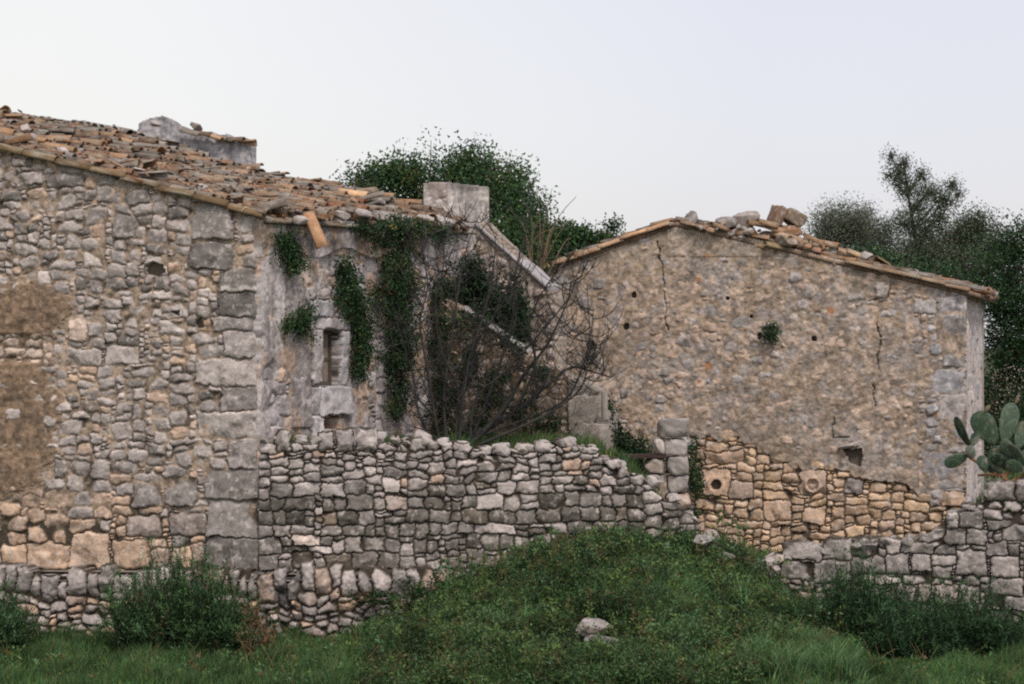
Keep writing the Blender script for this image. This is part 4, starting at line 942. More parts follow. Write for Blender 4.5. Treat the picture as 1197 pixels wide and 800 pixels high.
# ivy-hung tree behind the chimney block
B = [blob(438, 212, 30, 39, asp=.6), blob(425, 217, 24, 38.6, asp=.45), blob(462, 200, 16, 39), blob(482, 207, 32, 39, asp=.65), blob(530, 205, 30, 39.3, asp=.75), blob(556, 202, 28, 39, asp=.85), blob(548, 185, 14, 39), blob(590, 222, 32, 39), blob(600, 245, 34, 38.6), blob(560, 240, 36, 38.5), blob(610, 275, 30, 38), blob(500, 235, 40, 39.5), blob(590, 290, 34, 37.8), blob(615, 305, 26, 37.6)]
tree('evergreen_tree', 'dense dark green leafy tree rising behind the grey chimney block', (-1.0, 39, 0), B, 30000, .075, [GD, GM, GLt * .8, YL * .5], [5, 4, 1.6, .25], trunk=.2, seed=1, sig=.16, per=40)
B = [blob(640, 280, 18, 41.5, asp=.7), blob(662, 275, 18, 41.5, asp=.7), blob(685, 280, 15, 41.5, asp=.7), blob(702, 283, 12, 41.5, asp=.6), blob(716, 266, 6, 41.5, asp=1.2), blob(650, 295, 22, 41.5, asp=.5), blob(628, 262, 8, 41.3), blob(717, 283, 7, 41.5, asp=.5)]
tree('evergreen_shrub', 'low dark green bush showing above the left slope of the barn roof', (1.2, 41.5, 0), B, 8500, .08, [GD, GM, GLt * .7], [5, 4, 1], trunk=.1, cat='shrub', seed=2, sig=.10)
# olive and evergreen trees at the right
OG = [OL, OL * .75, np.array((.075, .10, .075)), GM]
B = [blob(985, 262, 26, 48, asp=.9), blob(970, 268, 22, 48), blob(1000, 270, 20, 48), blob(960, 285, 18, 48)]
tree('olive_tree', 'pale grey green rounded olive tree just right of the rubble on the barn roof', at(985, 420, 48) * [1, 1, 0], B, 14000, .06, OG, [4, 3, 2, .5], group='trees behind the barn', trunk=.12, seed=3, sig=.14, per=14, aspect=.4)
B = [blob(1010, 255, 10, 49, asp=1.6), blob(1020, 275, 18, 49), blob(1035, 290, 18, 49), blob(1008, 285, 14, 49), blob(1038, 268, 8, 49, asp=1.6)]
tree('olive_tree', 'slender pale olive sapling between the rounded olive and the tallest tree', at(1020, 420, 49) * [1, 1, 0], B, 9000, .06, OG, [4, 3, 3, 1], group='trees behind the barn', trunk=.08, seed=4, sig=.13, per=12, aspect=.4)
B = [blob(1042, 184, 6, 46, asp=1.4), blob(1050, 205, 11, 46, asp=1.2), blob(1058, 190, 6, 46, asp=1.5), blob(1062, 220, 13, 46), blob(1077, 205, 8, 46, asp=1.2), blob(1085, 226, 13, 46), blob(1072, 245, 14, 46), blob(1112, 217, 8, 46), blob(1104, 234, 12, 46), blob(1120, 228, 6, 46), blob(1098, 255, 13, 46), blob(1056, 262, 14, 46), blob(1080, 272, 16, 46), blob(1068, 290, 20, 46), blob(1039, 205, 5, 46)]
tree('olive_tree', 'tallest slim open-crowned tree, standing clear against the sky at the right', at(1072, 420, 46) * [1, 1, 0], B, 13000, .06, [OL * .7, np.array((.075, .10, .07)), GM, OL], [4, 4, 2, 2], group='trees behind the barn', trunk=.11, seed=5, sig=.10, per=12, aspect=.42, barkc=(.08, .07, .06))
B = [blob(1130, 275, 24, 47), blob(1145, 262, 14, 47), blob(1115, 290, 24, 47), blob(1160, 290, 24, 47), blob(1090, 305, 26, 46), blob(1060, 315, 24, 46), blob(1135, 320, 30, 46)]
tree('olive_tree', 'broad greyish olive tree filling the gap right of the tallest tree', at(1130, 440, 47) * [1, 1, 0], B, 24000, .07, [OL * .8, np.array((.08, .10, .065)), GM, GD, RB_], [4, 4, 2, 1.5, .5], group='trees behind the barn', trunk=.16, seed=6, sig=.15, per=14, aspect=.45)
B = [blob(1185, 290, 26, 44), blob(1205, 275, 22, 44), blob(1175, 330, 36, 44), blob(1200, 370, 40, 44), blob(1175, 400, 36, 44), blob(1165, 350, 26, 44), blob(1205, 430, 40, 44), blob(1175, 460, 36, 44), blob(1180, 520, 40, 44), blob(1210, 500, 44, 44), blob(1240, 340, 50, 45), blob(1290, 380, 60, 46), blob(1270, 480, 60, 46), blob(1350, 440, 60, 47)]
tree('evergreen_tree', 'big dark evergreen tree at the right edge, hanging behind the barn corner', at(1190, 700, 44) * [1, 1, 0], B, 74000, .075, [GD * .8, GD, GM, RB_ * .5], [5, 4, 2, .4], group=None, trunk=.22, seed=7, sig=.14)
B = [blob(1030, 318, 22, 45), blob(1000, 312, 20, 45), blob(1060, 330, 24, 45), blob(1095, 335, 26, 45), blob(1125, 345, 22, 44.5), blob(965, 305, 16, 45)]
tree('evergreen_shrub', 'dark green undergrowth showing just above the right slope of the barn roof', at(1050, 700, 45) * [1, 1, 0], B, 13000, .08, [GD, GM, OL * .5], [5, 4, 1], trunk=.1, cat='shrub', seed=8, sig=.13)
# pale blossoming plant by the barn corner
lr = np.random.default_rng(70); t = empty('flowering_plant', tuple(at(1180, 560, 35.2)), 'thin plant with tiny pale pink blossoms in the shade behind the prickly pear', 'plant'); A = Acc(); Bm = Acc()
for (px, py) in [(1162, 440), (1163, 455), (1177, 430), (1183, 438), (1190, 448), (1174, 462), (1186, 462), (1168, 475), (1195, 436), (1180, 450)]:
    p = at(px, py, 35.2); b0 = at(1180 + lr.normal() * 4, 555, 35.2); tube(A, spline([b0, (b0 + p) / 2 + lr.normal(size=3) * .08, p], 7), np.linspace(.01, .004, 7), (.05, .07, .035), 4)
    pts = clump_points(np.array([p]), 14, .07, lr); leaves(Bm, pts, .03, .028, pal(lr, 14, [(.42, .33, .30)], [1]), lr)
    pts = clump_points(np.array([p * .7 + b0 * .3]), 25, .1, lr); leaves(A, pts, .05, .02, pal(lr, 25, [GD], [1]), lr)
A.build('stems', M_LEAF, t); Bm.build('blossoms', M_LEAF, t)

def clinging(name, label, fr, spots, nl, lsz, cols, w, seed, cat='creeper', group=None, out=.10, hang=True, th=.1):
    """leaves growing on a wall; spots = (px, py, rx, ry) ellipses measured on the wall"""
    lr = np.random.default_rng(seed); ar = np.array([s[2] * s[3] for s in spots], float); A = Acc(); St = Acc()
    for s, c in zip(spots, (nl * ar / ar.sum()).astype(int)):
        nc = max(3, c // 12); d = lr.normal(size=(nc, 2)) * .5; uvs = np.array([fr.uv(s[0] + a_ * s[2], s[1] + b_ * s[3]) for a_, b_ in d])
        P = fr.P(uvs[:, 0], uvs[:, 1], 0); n_ = fr.P(uvs[:, 0], uvs[:, 1], 1) - P; P = P + n_ * (out * lr.uniform(.2, 1.5, (nc, 1)))
        PP = clump_points(P, 12, .05, lr); cc = np.repeat(pal(lr, nc, cols, w, .35), 12, 0) * lr.uniform(.5, 1.0, (len(PP), 1))
        leaves(A, PP, lsz, lsz * .55, cc, lr, (0, 0, -.9) if hang else (0, 0, .6))
        for k in range(max(2, nc // 12)): 
            i = lr.integers(nc); j = lr.integers(nc); tube(St, [P[i], (P[i] + P[j]) / 2 + lr.normal(size=3) * .02, P[j]], .006, (.09, .07, .05), 4)
    t = empty(name, tuple(np.mean(np.concatenate(A.V), 0)), label, cat, group); A.build('foliage', M_LEAF, t); St.build('stems', M_BARK, t); return t
clinging('wall_plant', 'small green tuft sprouting under the eaves beside the farmhouse corner', FE, [(325, 280, 10, 14), (332, 296, 12, 16), (338, 310, 8, 12)], 1500, .06, [GM, GD, GLt], [4, 4, 1], 201, 'plant', out=.16)
clinging('wall_plant', 'green tuft with a few yellow flowers growing left of the little window', FE, [(352, 362, 7, 16), (338, 374, 12, 10), (328, 382, 6, 8), (350, 385, 7, 12)], 1200, .055, [GM, GD, GLt, YL], [4, 4, 1, .35], 202, 'plant', out=.14)
clinging('wall_creeper', 'dark creeper hanging just right of the little window', FE, [(398, 318, 11, 20), (404, 345, 14, 22), (415, 370, 14, 26), (418, 405, 11, 26), (412, 425, 8, 18)], 4200, .06, [GD, GM, GLt * .7], [5, 4, .8], 203, out=.14, group=None)
clinging('wall_creeper', 'longest dark creeper, falling from the eaves to the dry stone wall', FE, [(450, 278, 26, 12), (458, 310, 22, 30), (452, 350, 18, 34), (462, 390, 20, 36), (458, 430, 18, 26), (456, 470, 12, 26), (468, 335, 14, 40)], 8000, .06, [GD, GM, GLt * .7, RB_ * .6], [5, 4, .8, .5], 204, out=.16)
clinging('wall_creeper', 'dark creeper behind the bare fig branches at the end of the eaves wall', FE, [(512, 345, 16, 24), (520, 380, 16, 40), (522, 420, 14, 40), (528, 460, 12, 30), (505, 350, 12, 18), (538, 320, 10, 30)], 4500, .06, [GD * .8, GD, GM], [4, 4, 3], 205, out=.16)
clinging('eaves_weeds', 'strip of weeds rooted along the eaves above the longest creeper', FE, [(420, 268, 24, 6), (450, 262, 22, 9), (480, 270, 22, 7), (505, 276, 14, 7)], 2200, .06, [GM, OL * .7, GD, YL], [3, 2, 3, .3], 206, 'weeds', hang=False, out=.25)
FI = Frame([(-1.0, 34.75), (1.0, 34.4)])
clinging('ivy_mass', 'dark ivy filling the stair between its two sloping parapets', FI, [(572, 352, 26, 22), (598, 375, 20, 26), (606, 350, 14, 24), (562, 330, 16, 20), (614, 388, 8, 24), (584, 372, 20, 18), (548, 346, 14, 12), (556, 312, 10, 12)], 8000, .07, [GD * .7, GD, GM * .8], [5, 4, 2], 207, 'ivy', out=.35)
FK = Frame([(1.2, 34.6), (3.4, 34.6)])
clinging('creeper_mass', 'dark creeper heaped against the barn wall left of the gate pier', FK, [(712, 500, 9, 30), (722, 520, 16, 26), (740, 530, 22, 18), (760, 538, 16, 10), (728, 545, 26, 20), (708, 480, 4, 14), (745, 555, 20, 18)], 8500, .065, [GD * .7, GD, GM * .8], [5, 4, 2], 208, 'creeper', out=.4)
clinging('wall_plant', 'narrow green plant growing between the gate pier and the barn wall', FR, [(813, 530, 5, 18), (812, 552, 7, 18), (815, 565, 8, 10), (805, 610, 5, 12), (812, 600, 8, 8)], 1500, .06, [GM, GD], [4, 4], 209, 'plant', out=.3)
clinging('wall_plant', 'single round dark tuft growing high in the barn wall', FR, [(903, 388, 9, 9)], 500, .055, [GD, GM], [5, 2], 210, 'plant', out=.15)

# bare fig
lr = np.random.default_rng(77); fg = empty('bare_fig', tuple(at(528, 540, 31.9)), 'leafless fig tree with dark upswept tangled branches in front of the stair', 'tree'); A = Acc(); Tw = Acc()
FC = (.032, .031, .030); main = [
    [(540, 535), (560, 505), (600, 482), (640, 446), (668, 430), (690, 432), (712, 440)], [(532, 535), (566, 508), (592, 470), (612, 442), (640, 400), (660, 360), (676, 322)],
    [(525, 535), (519, 470), (530, 400), (536, 330), (546, 285), (562, 248)], [(522, 535), (512, 500), (500, 440), (492, 380), (500, 330), (490, 288)],
    [(545, 530), (578, 440), (600, 380), (602, 320), (614, 262), (624, 222)], [(535, 535), (548, 430), (566, 365), (574, 312), (580, 270)],
    [(560, 520), (620, 496), (662, 470), (680, 446), (692, 400), (686, 356)], [(600, 482), (626, 430), (622, 380), (640, 335), (668, 300)],
    [(518, 530), (490, 490), (484, 440), (470, 400), (462, 372)], [(528, 535), (535, 460), (520, 410), (512, 360), (520, 310), (515, 265)], [(566, 508), (640, 480), (668, 455), (690, 400), (694, 360)],
    [(550, 525), (556, 470), (590, 430), (640, 385), (668, 340), (664, 300)], [(519, 470), (545, 440), (560, 400), (590, 350), (596, 300)]]
for bi, b in enumerate(main):
    y0 = 31.9; dy = lr.uniform(-.7, .8); P = np.array([at(px, py, y0 + dy * (k / (len(b) - 1))) for k, (px, py) in enumerate(b)]); P[1:-1] += lr.normal(size=(len(b) - 2, 3)) * .03
    S_ = spline(P, 30); rr_ = np.linspace(.05 if bi < 2 else .027, .005, 30); tube(A, S_, rr_, np.array(FC) * lr.uniform(.8, 1.5), 7)
    for k in range(25):
        i = int(lr.integers(4, 29)); p = S_[i]; d = lr.normal(size=3) * (.9, .8, .4); d[2] -= .15; d /= np.linalg.norm(d); L = lr.uniform(.35, .95); pts = [p]
        for s_ in range(6): d = d + np.array([0, 0, .30]) + lr.normal(size=3) * .12; d /= np.linalg.norm(d); pts.append(pts[-1] + d * L / 6)
        pts = spline(pts, 10); tube(Tw, pts, np.linspace(.010, .003, 10), np.array(FC) * lr.uniform(.6, 1.6), 5)
        for m in range(lr.integers(1, 4)):
            j = int(lr.integers(2, 8)); d2 = lr.normal(size=3); d2[2] = abs(d2[2]) * .3; d2 /= np.linalg.norm(d2); pp = [pts[j]]; L2 = L * lr.uniform(.3, .6)
            for s_ in range(4): d2 = d2 + np.array([0, 0, .35]) + lr.normal(size=3) * .12; d2 /= np.linalg.norm(d2); pp.append(pp[-1] + d2 * L2 / 4)
            tube(Tw, spline(pp, 7), np.linspace(.007, .003, 7), np.array(FC) * lr.uniform(.6, 1.6), 4)
A.build('branches', M_BARK, fg); Tw.build('twigs', M_BARK, fg)
clinging('wall_creeper', 'thin dark creeper breaking the line of the lower stair coping', FN, [(560, 374, 14, 10), (590, 396, 14, 9), (608, 408, 10, 8), (640, 432, 14, 10)], 900, .06, [GD * .8, GD, GM * .8], [5, 4, 2], 213, out=.2)
clinging('wall_creeper', 'ragged dark growth tangled behind the fig trunk on the near stair parapet', FN, [(518, 400, 10, 50), (540, 378, 14, 16), (552, 425, 14, 24), (525, 470, 16, 40), (588, 440, 18, 14), (610, 475, 22, 16), (645, 495, 24, 12), (565, 498, 22, 16), (574, 462, 14, 18)], 5000, .06, [GD * .7, GD, GM * .8], [5, 4, 2], 212, out=.25)
# dry arching canes above the stair coping
A = Acc()
for k in range(14):
    b0 = at(625 + lr.normal() * 6, 335, 36.6); e = at(lr.uniform(600, 690), lr.uniform(215, 300), 36.6 + lr.normal() * .3); m = (b0 + e) / 2 + np.array([lr.normal() * .12, 0, .3]); tube(A, spline([b0, m, e], 12), np.linspace(.012, .004, 12), np.array((.20, .14, .10)) * lr.uniform(.6, 1.4), 4)
tag(A.build('dry_canes', M_BARK), 'dry brown arching canes rising behind the foot of the stair coping', 'canes')

# grass, brambles and shrubs ------------------------------------------
def grass(name, n, sampler, L, cols, w, seed, wd=.010, label=None, cat=None, zf=None):
    lr = np.random.default_rng(seed); x, y = sampler(lr, n); z = (zf or gz)(x, y); P = np.stack([x, y, z], -1); P = P[inframe(P)]; n = len(P)
    h = L * lr.uniform(.4, 1.3, n) * (.15 + 1.9 * fbm(P[:, 0] * 2.2, P[:, 1] * 2.2, 3, seed) ** 1.5); bend = lr.normal(size=(n, 2)) * .35 + [.12, 0]; an = lr.uniform(0, math.pi, n); wv = np.stack([np.cos(an), np.sin(an), np.zeros(n)], -1) * wd / 2
    m = P + np.concatenate([bend * h[:, None] * .25, h[:, None] * .6], 1); tp = P + np.concatenate([bend * h[:, None] * .9, h[:, None] * .95], 1)
    V = np.stack([P - wv, P + wv, m + wv * .8, m - wv * .8, tp], 1).reshape(-1, 3); b = np.arange(n)[:, None] * 5
    c = pal(lr, n, cols, w, .3); patch = .35 + 1.4 * fbm(P[:, 0] * 1.5, P[:, 1] * 1.5, 3, 9); c = c * patch[:, None]
    return tag(build(name, V, b + [[0, 1, 2, 3]], b + [[3, 2, 4]], np.repeat(c, 5, 0), M_GRASS), label, cat, kind='stuff')
GG = [np.array((.08, .15, .04)), GM * 1.2, GB * .9, np.array((.19, .17, .07)), GD * 1.3]
grass('grass', 150000, lambda l, n: (l.uniform(-8, 8, n), l.uniform(25.2, 29.9, n)), .22, GG, [4, 4, 1.5, .9, 2.5], 301, .011, 'short rough grass along the foot of the walls', 'grass')
def s_ter(l, n):
    x = l.uniform(-3.4, 10.5, n); y = yfront(x) + .25 + l.uniform(0, 1, n) ** 1.3 * 5.5; k = fbm(x * 1.5, y * 1.5, 3, 4) > .42; return x[k], y[k]
grass('terrace_grass', 42000, s_ter, .20, GG, [3, 4, 1, 2, 3], 306, .012, 'rough grass on the raised ground behind the dry stone walls', 'grass', tz)
def s_mound(l, n):
    x = l.uniform(1.9, 4.4, n); y = l.uniform(25.3, 29.5, n); k = fbm(x * 1.2, y * 1.2, 3, 50) > .47; return x[k], y[k]
grass('tall_grass', 38000, s_mound, .36, [GB * 1.35, GB, GLt, GM, np.array((.2, .17, .08))], [4, 4, 3, 3, .6], 302, .014, 'patch of tall blue green grass on the right of the bramble mound', 'grass')
def s_m2(l, n):
    c = l.integers(0, 40, n); rs = np.random.default_rng(9); cx_ = rs.uniform(-.9, 2.4, 40); cy_ = rs.uniform(26, 29.3, 40); return cx_[c] + l.normal(size=n) * .12, cy_[c] + l.normal(size=n) * .12
grass('grass_tufts', 20000, s_m2, .38, [GB * 1.4, GB, GLt * .8, GM, np.array((.22, .18, .08))], [3, 4, 3, 2, .8], 303, .014, 'thin tufts of longer grass poking through the brambles', 'grass')
# bramble cover of the mound
lr = np.random.default_rng(304); n = 26000; x = lr.uniform(-2.0, 4.6, n); y = lr.uniform(25.2, 31.2, n)
dens = np.exp(-np.abs((x - 1.3) / 2.6) ** 4) * (.3 + fbm(x * 1.2, y * 1.2, 3, 31)) ; edge = (x > -1.9 + .35 * (29.8 - y) * (fbm(y * 2, y * 0, 2, 8)) )
wallm = y < np.interp(x, [-3.7, 3.0, 3.3, 6], [29.7, 30.6, 32.8, 32.0]); rightcut = ~((x > 2.3) & (y < 29.2) & (fbm(x * 1.2, y * 1.2, 3, 50) > .5))
k = (lr.random(n) < dens * 1.5) & wallm & rightcut & ((x < 3.0) | (y > 27)); x, y = x[k], y[k]
hc = (.30 * smooth(.5, .68, fbm(x * 1.3 + 7, y * 1.3, 3, 88)) * lr.random(len(x)) + .04 + .36 * fbm(x * 2.3, y * 2.3, 3, 55) ** 1.3 * lr.uniform(.15, 1.1, len(x))); ctr = np.stack([x, y, gz(x, y) + hc], -1); ctr = ctr[inframe(ctr)]
P = clump_points(ctr, 20, .06, lr); tone = fbm(ctr[:, 0] * 1.6, ctr[:, 1] * 1.6, 3, 57); wts = pal(lr, len(ctr), [GD, GM, GLt * .8, RB_ * .45, np.array((.10, .115, .05)), GB * .8], [3, 6, 2.4, .8, 2.0, 1.2], .28) * (.0 + 2.3 * tone)[:, None]
A = Acc(); leaves(A, P, .055, .022, np.repeat(wts, 20, 0) * lr.uniform(.75, 1.3, (len(P), 1)), lr, (0, -.2, .45)); 
for i in lr.permutation(len(ctr))[:420]:      # arching canes that break the outline
    q_ = np.array([ctr[i][0], ctr[i][1], gz(ctr[i][0], ctr[i][1])]); d_ = lr.normal(size=2); H = lr.uniform(.3, .62); Lc = lr.uniform(.1, .45)
    S_ = spline([q_, q_ + [d_[0] * Lc * .3, d_[1] * Lc * .2, H], q_ + [d_[0] * Lc, d_[1] * Lc * .5, H * lr.uniform(.6, 1.05)]], 9); tube(A, S_, np.linspace(.005, .002, 9), np.array((.13, .085, .05)) * lr.uniform(.6, 1.3), 3)
    f = lr.uniform(.3, 1, 30); P = np.stack([np.interp(f * 8, np.arange(9), S_[:, a_]) for a_ in range(3)], 1) + lr.normal(size=(30, 3)) * .03; b_ = [GM, GLt, GLt, GD, np.array((.12, .12, .05)), GB][int(lr.integers(6))]
    leaves(A, P, .06, .03, b_ * lr.uniform(.7, 1.3, (30, 1)), lr, (0, 0, .3))
tag(A.build('bramble_cover', M_LEAF), 'low tangled brambles and weeds covering the rubble mound in the middle', 'brambles', kind='stuff')
# scattered broad-leaved weeds and dead stalks in the grass
lr = np.random.default_rng(305); n = 1500; x = lr.uniform(-8, 7.5, n); y = lr.uniform(25.6, 29.4, n); k = (fbm(x * 1.4, y * 1.4, 3, 66) > .5); x, y = x[k], y[k]; ctr = np.stack([x, y, gz(x, y) + lr.uniform(.03, .16, len(x))], -1); ctr = ctr[inframe(ctr)]
A = Acc(); P = clump_points(ctr, 11, .05, lr); leaves(A, P, .075, .032, np.repeat(pal(lr, len(ctr), [GM, GLt, GB, RB_, YL * .6], [4, 3, 2, .8, .5], .35), 11, 0) * lr.uniform(.75, 1.3, (len(P), 1)), lr, (0, 0, .5))
for i in lr.permutation(len(ctr))[:170]: q_ = ctr[i]; q_ = np.array([q_[0], q_[1], gz(q_[0], q_[1])]); tube(A, spline([q_, q_ + [lr.normal() * .05, 0, .2], q_ + [lr.normal() * .12, 0, lr.uniform(.3, .5)]], 5), np.linspace(.005, .003, 5), np.array((.26, .19, .10)) * lr.uniform(.6, 1.2), 3)
tag(A.build('weeds', M_LEAF), 'broad leaved weeds and dead stalks scattered through the grass', 'weeds', kind='stuff')
# trailing brambles on the low wall's coping
clinging('trailing_bramble', 'dark green bramble trailing over the coping of the low wall', F1_, [(430, 698, 26, 5), (460, 700, 26, 5), (495, 690, 22, 7), (530, 690, 26, 20), (560, 710, 30, 26), (510, 730, 30, 26), (600, 690, 34, 22), (480, 748, 20, 16)], 9000, .055, [GD, GM, RB_, GLt * .7], [5, 4, .8, .8], 211, 'brambles', hang=False, out=.2)

def feather(name, label, pxy, Y, wpx, hpx, nst, cols, w, seed, group=None, lf=.085, dpt=.5):
    lr = np.random.default_rng(seed); c = at(pxy[0], pxy[1], Y); c[2] = gz(c[0], c[1]); k = Y / F; t = empty(name, tuple(c), label, 'shrub', group); A = Acc(); St = Acc()
    for s in range(nst):
        r_ = math.sqrt(lr.random()); a = lr.uniform(0, 6.283); b0 = c + np.array([math.cos(a) * r_ * wpx * k * .42, math.sin(a) * r_ * dpt * .7, 0]); H = hpx * k * (.45 + .65 * lr.random() ** 1.5) * (1 - .40 * r_ ** 2) * (.65 + .8 * float(fbm(np.array([math.cos(a) * r_ * 2.3 + seed]), np.array([math.sin(a) * r_ * 2.3]), 2, seed)[0]))
        e = b0 + np.array([math.cos(a) * r_ * wpx * k * .12 + lr.normal() * .12, math.sin(a) * .2 + lr.normal() * .1, H]); mm = (b0 + e) / 2 + lr.normal(size=3) * .04 + [0, 0, H * .1]
        S_ = spline([b0, mm, e], 9); tube(St, S_, np.linspace(.006, .002, 9), (.05, .06, .03), 3)
        n_ = 34; f = lr.uniform(.12, 1, n_); P = np.stack([np.interp(f * 8, np.arange(9), S_[:, i]) for i in range(3)], 1) + lr.normal(size=(n_, 3)) * .03; base = pal(lr, 1, cols, w, .35)
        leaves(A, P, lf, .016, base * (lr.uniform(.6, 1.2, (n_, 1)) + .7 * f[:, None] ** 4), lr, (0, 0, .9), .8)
    A.build('foliage', M_LEAF, t); St.build('stems', M_LEAF, t); return t
FCs = [GD, GM, GB * .65, RB_]
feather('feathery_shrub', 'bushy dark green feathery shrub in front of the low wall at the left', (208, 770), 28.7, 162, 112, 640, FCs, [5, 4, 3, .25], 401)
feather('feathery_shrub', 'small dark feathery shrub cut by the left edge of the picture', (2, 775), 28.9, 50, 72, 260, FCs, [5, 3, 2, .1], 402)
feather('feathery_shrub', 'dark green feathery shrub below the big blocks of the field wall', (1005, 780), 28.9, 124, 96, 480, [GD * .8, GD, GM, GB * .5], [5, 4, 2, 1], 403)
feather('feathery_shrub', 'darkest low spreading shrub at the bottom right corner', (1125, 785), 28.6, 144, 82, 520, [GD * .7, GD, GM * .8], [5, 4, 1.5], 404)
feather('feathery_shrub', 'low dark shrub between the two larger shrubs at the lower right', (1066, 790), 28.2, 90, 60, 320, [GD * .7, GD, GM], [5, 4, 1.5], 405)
feather('weed_clump', 'thin reddish brown and green weeds right of the bushy shrub', (292, 775), 28.9, 46, 62, 120, [RB_ * 1.3, GM, OL], [3, 2, 1], 406, lf=.06)

# prickly pear ---------------------------------------------------------
PP = empty('prickly_pear', tuple(at(1168, 560, 32.6)), 'green prickly pear cactus with flat oval pads growing on top of the field wall', 'cactus')
def pad(base, top, wpx, Y, face, col, dy=0, sd=0):
    b = at(*base, Y); t_ = at(*top, Y + dy); ax = t_ - b; L = np.linalg.norm(ax); ax /= L; vw = np.array([0, -1, 0.]); sd_ = np.cross(ax, vw); sd_ /= np.linalg.norm(sd_); nn = np.cross(sd_, ax); cf, sf = math.cos(face), math.sin(face)
    sx = sd_ * cf + nn * sf; nx = -sd_ * sf + nn * cf; P, Q = _CS[12]; S_ = P / np.linalg.norm(P, axis=1, keepdims=True); W_ = wpx * Y / F / 2 
    tt_ = (S_[:, 2] + 1) / 2; prof = .62 + .55 * tt_ - .12 * tt_ ** 2
    V = b + ax * (tt_ * L)[:, None] + sx * (S_[:, 0] * W_ * prof)[:, None] + nx * (S_[:, 1] * .022 + .02 * np.sin(tt_ * 3) * math.sin(sd))[:, None]
    c = np.array(col) * .72 * (.7 + .6 * fbm(V[:, 0] * 14, V[:, 2] * 14, 3, sd))[:, None]; gx_ = S_[:, 0] * 7 + S_[:, 2] * 5; gy_ = S_[:, 2] * 8 - S_[:, 0] * 4
    dots = (np.hypot(gx_ - np.round(gx_), gy_ - np.round(gy_)) < .22)[:, None]; sc_ = smooth(.6, .68, fbm(S_[:, 0] * 3 + sd, S_[:, 2] * 3, 3, sd + 50))[:, None] * .6; c = c * (1 - sc_) + np.array((.14, .13, .08)) * sc_; c = np.where(dots, c * 1.7 + .03, c)
    A = Acc(); A.add(V, Q, None, c); return A.build('pad', M_PAD, PP)
PG = (.046, .088, .05); PD = (.026, .055, .033)
for k, a_ in enumerate([((1164, 519), (1140, 482), 31, .25, PG, .05), ((1173, 518), (1184, 471), 27, -.2, (.065, .11, .065), .1), ((1134, 523), (1117, 487), 17, 1.0, PD, 0), ((1131, 533), (1104, 543), 19, .3, (.05, .10, .06), 0), ((1190, 524), (1200, 492), 22, .4, PG, .1),
        ((1168, 553), (1167, 521), 28, .2, PD, .05), ((1136, 522), (1142, 505), 13, .6, PD, .12), ((1163, 552), (1143, 537), 14, .8, PD, -.05), ((1185, 536), (1172, 514), 18, .5, (.08, .12, .08), 0), ((1138, 536), (1132, 521), 13, .3, (.11, .13, .11), .05), ((1200, 545), (1184, 531), 14, .5, PG, -.05), ((1206, 560), (1199, 525), 26, -.3, PD, .1), ((1180, 548), (1160, 533), 20, .5, PD, -.08), ((1196, 550), (1176, 541), 18, .3, PG, -.12), ((1152, 552), (1146, 533), 15, .2, PD, .1), ((1150, 484), (1157, 474), 6, .3, (.12, .10, .05), 0), ((1186, 473), (1191, 465), 5, .3, (.14, .10, .05), 0), ((1195, 535), (1178, 520), 14, .9, (.10, .13, .09), .02)]):
    pad(a_[0], a_[1], a_[2], 32.5 - .02 * k, a_[3], a_[4], a_[5], k)
A = Acc()
for b in ([(1178, 566), (1172, 556), (1158, 555), (1143, 556)], [(1172, 560), (1180, 550), (1188, 541)], [(1168, 556), (1150, 545), (1135, 536), (1129, 531)], [(1178, 566), (1196, 556), (1204, 548)]): tube(A, spline([at(x_, y_, 32.45) for x_, y_ in b], 10), np.linspace(.035, .018, 10), (.22, .12, .06), 7)
A.build('stem', M_BARK, PP)

# ================================================================ LOOSE THINGS
def tile_px(px, py, Y, x, up, L, r0, r1, col, label, seed, arc=165, group=None, cat='roof tile', name='roof_tile'):
    V = coppo(L=L, r0=r0, r1=r1, arc=arc)[0]; V[:, 0] -= L / 2; V = V @ frameM(x, up).T; o = build(name, V, CQ, None, clay_cols(V + 3, np.array(col), seed), M_TILE); o.location = tuple(at(px, py, Y)); return tag(o, label, cat, group)
OT = (.50, .285, .165)
tile_px(368, 270, 30.85, (.42, -.1, -1.0), (.5, -1, .12), .58, .13, .11, OT, 'bright orange roof tile dangling steeply from the eaves above the window', 1, 110)
tile_px(413, 227, 34.4, (1, -.2, -.16), (0, -.4, 1), .5, .10, .09, (.55, .34, .19), 'pale orange roof tile lying at the far edge of the farmhouse roof', 2)
tile_px(284, 245, 30.15, (.5, -.9, -.25), (0, 0, 1), .4, .1, .09, (.42, .28, .18), 'buff roof tile projecting at the lower end of the verge', 3)
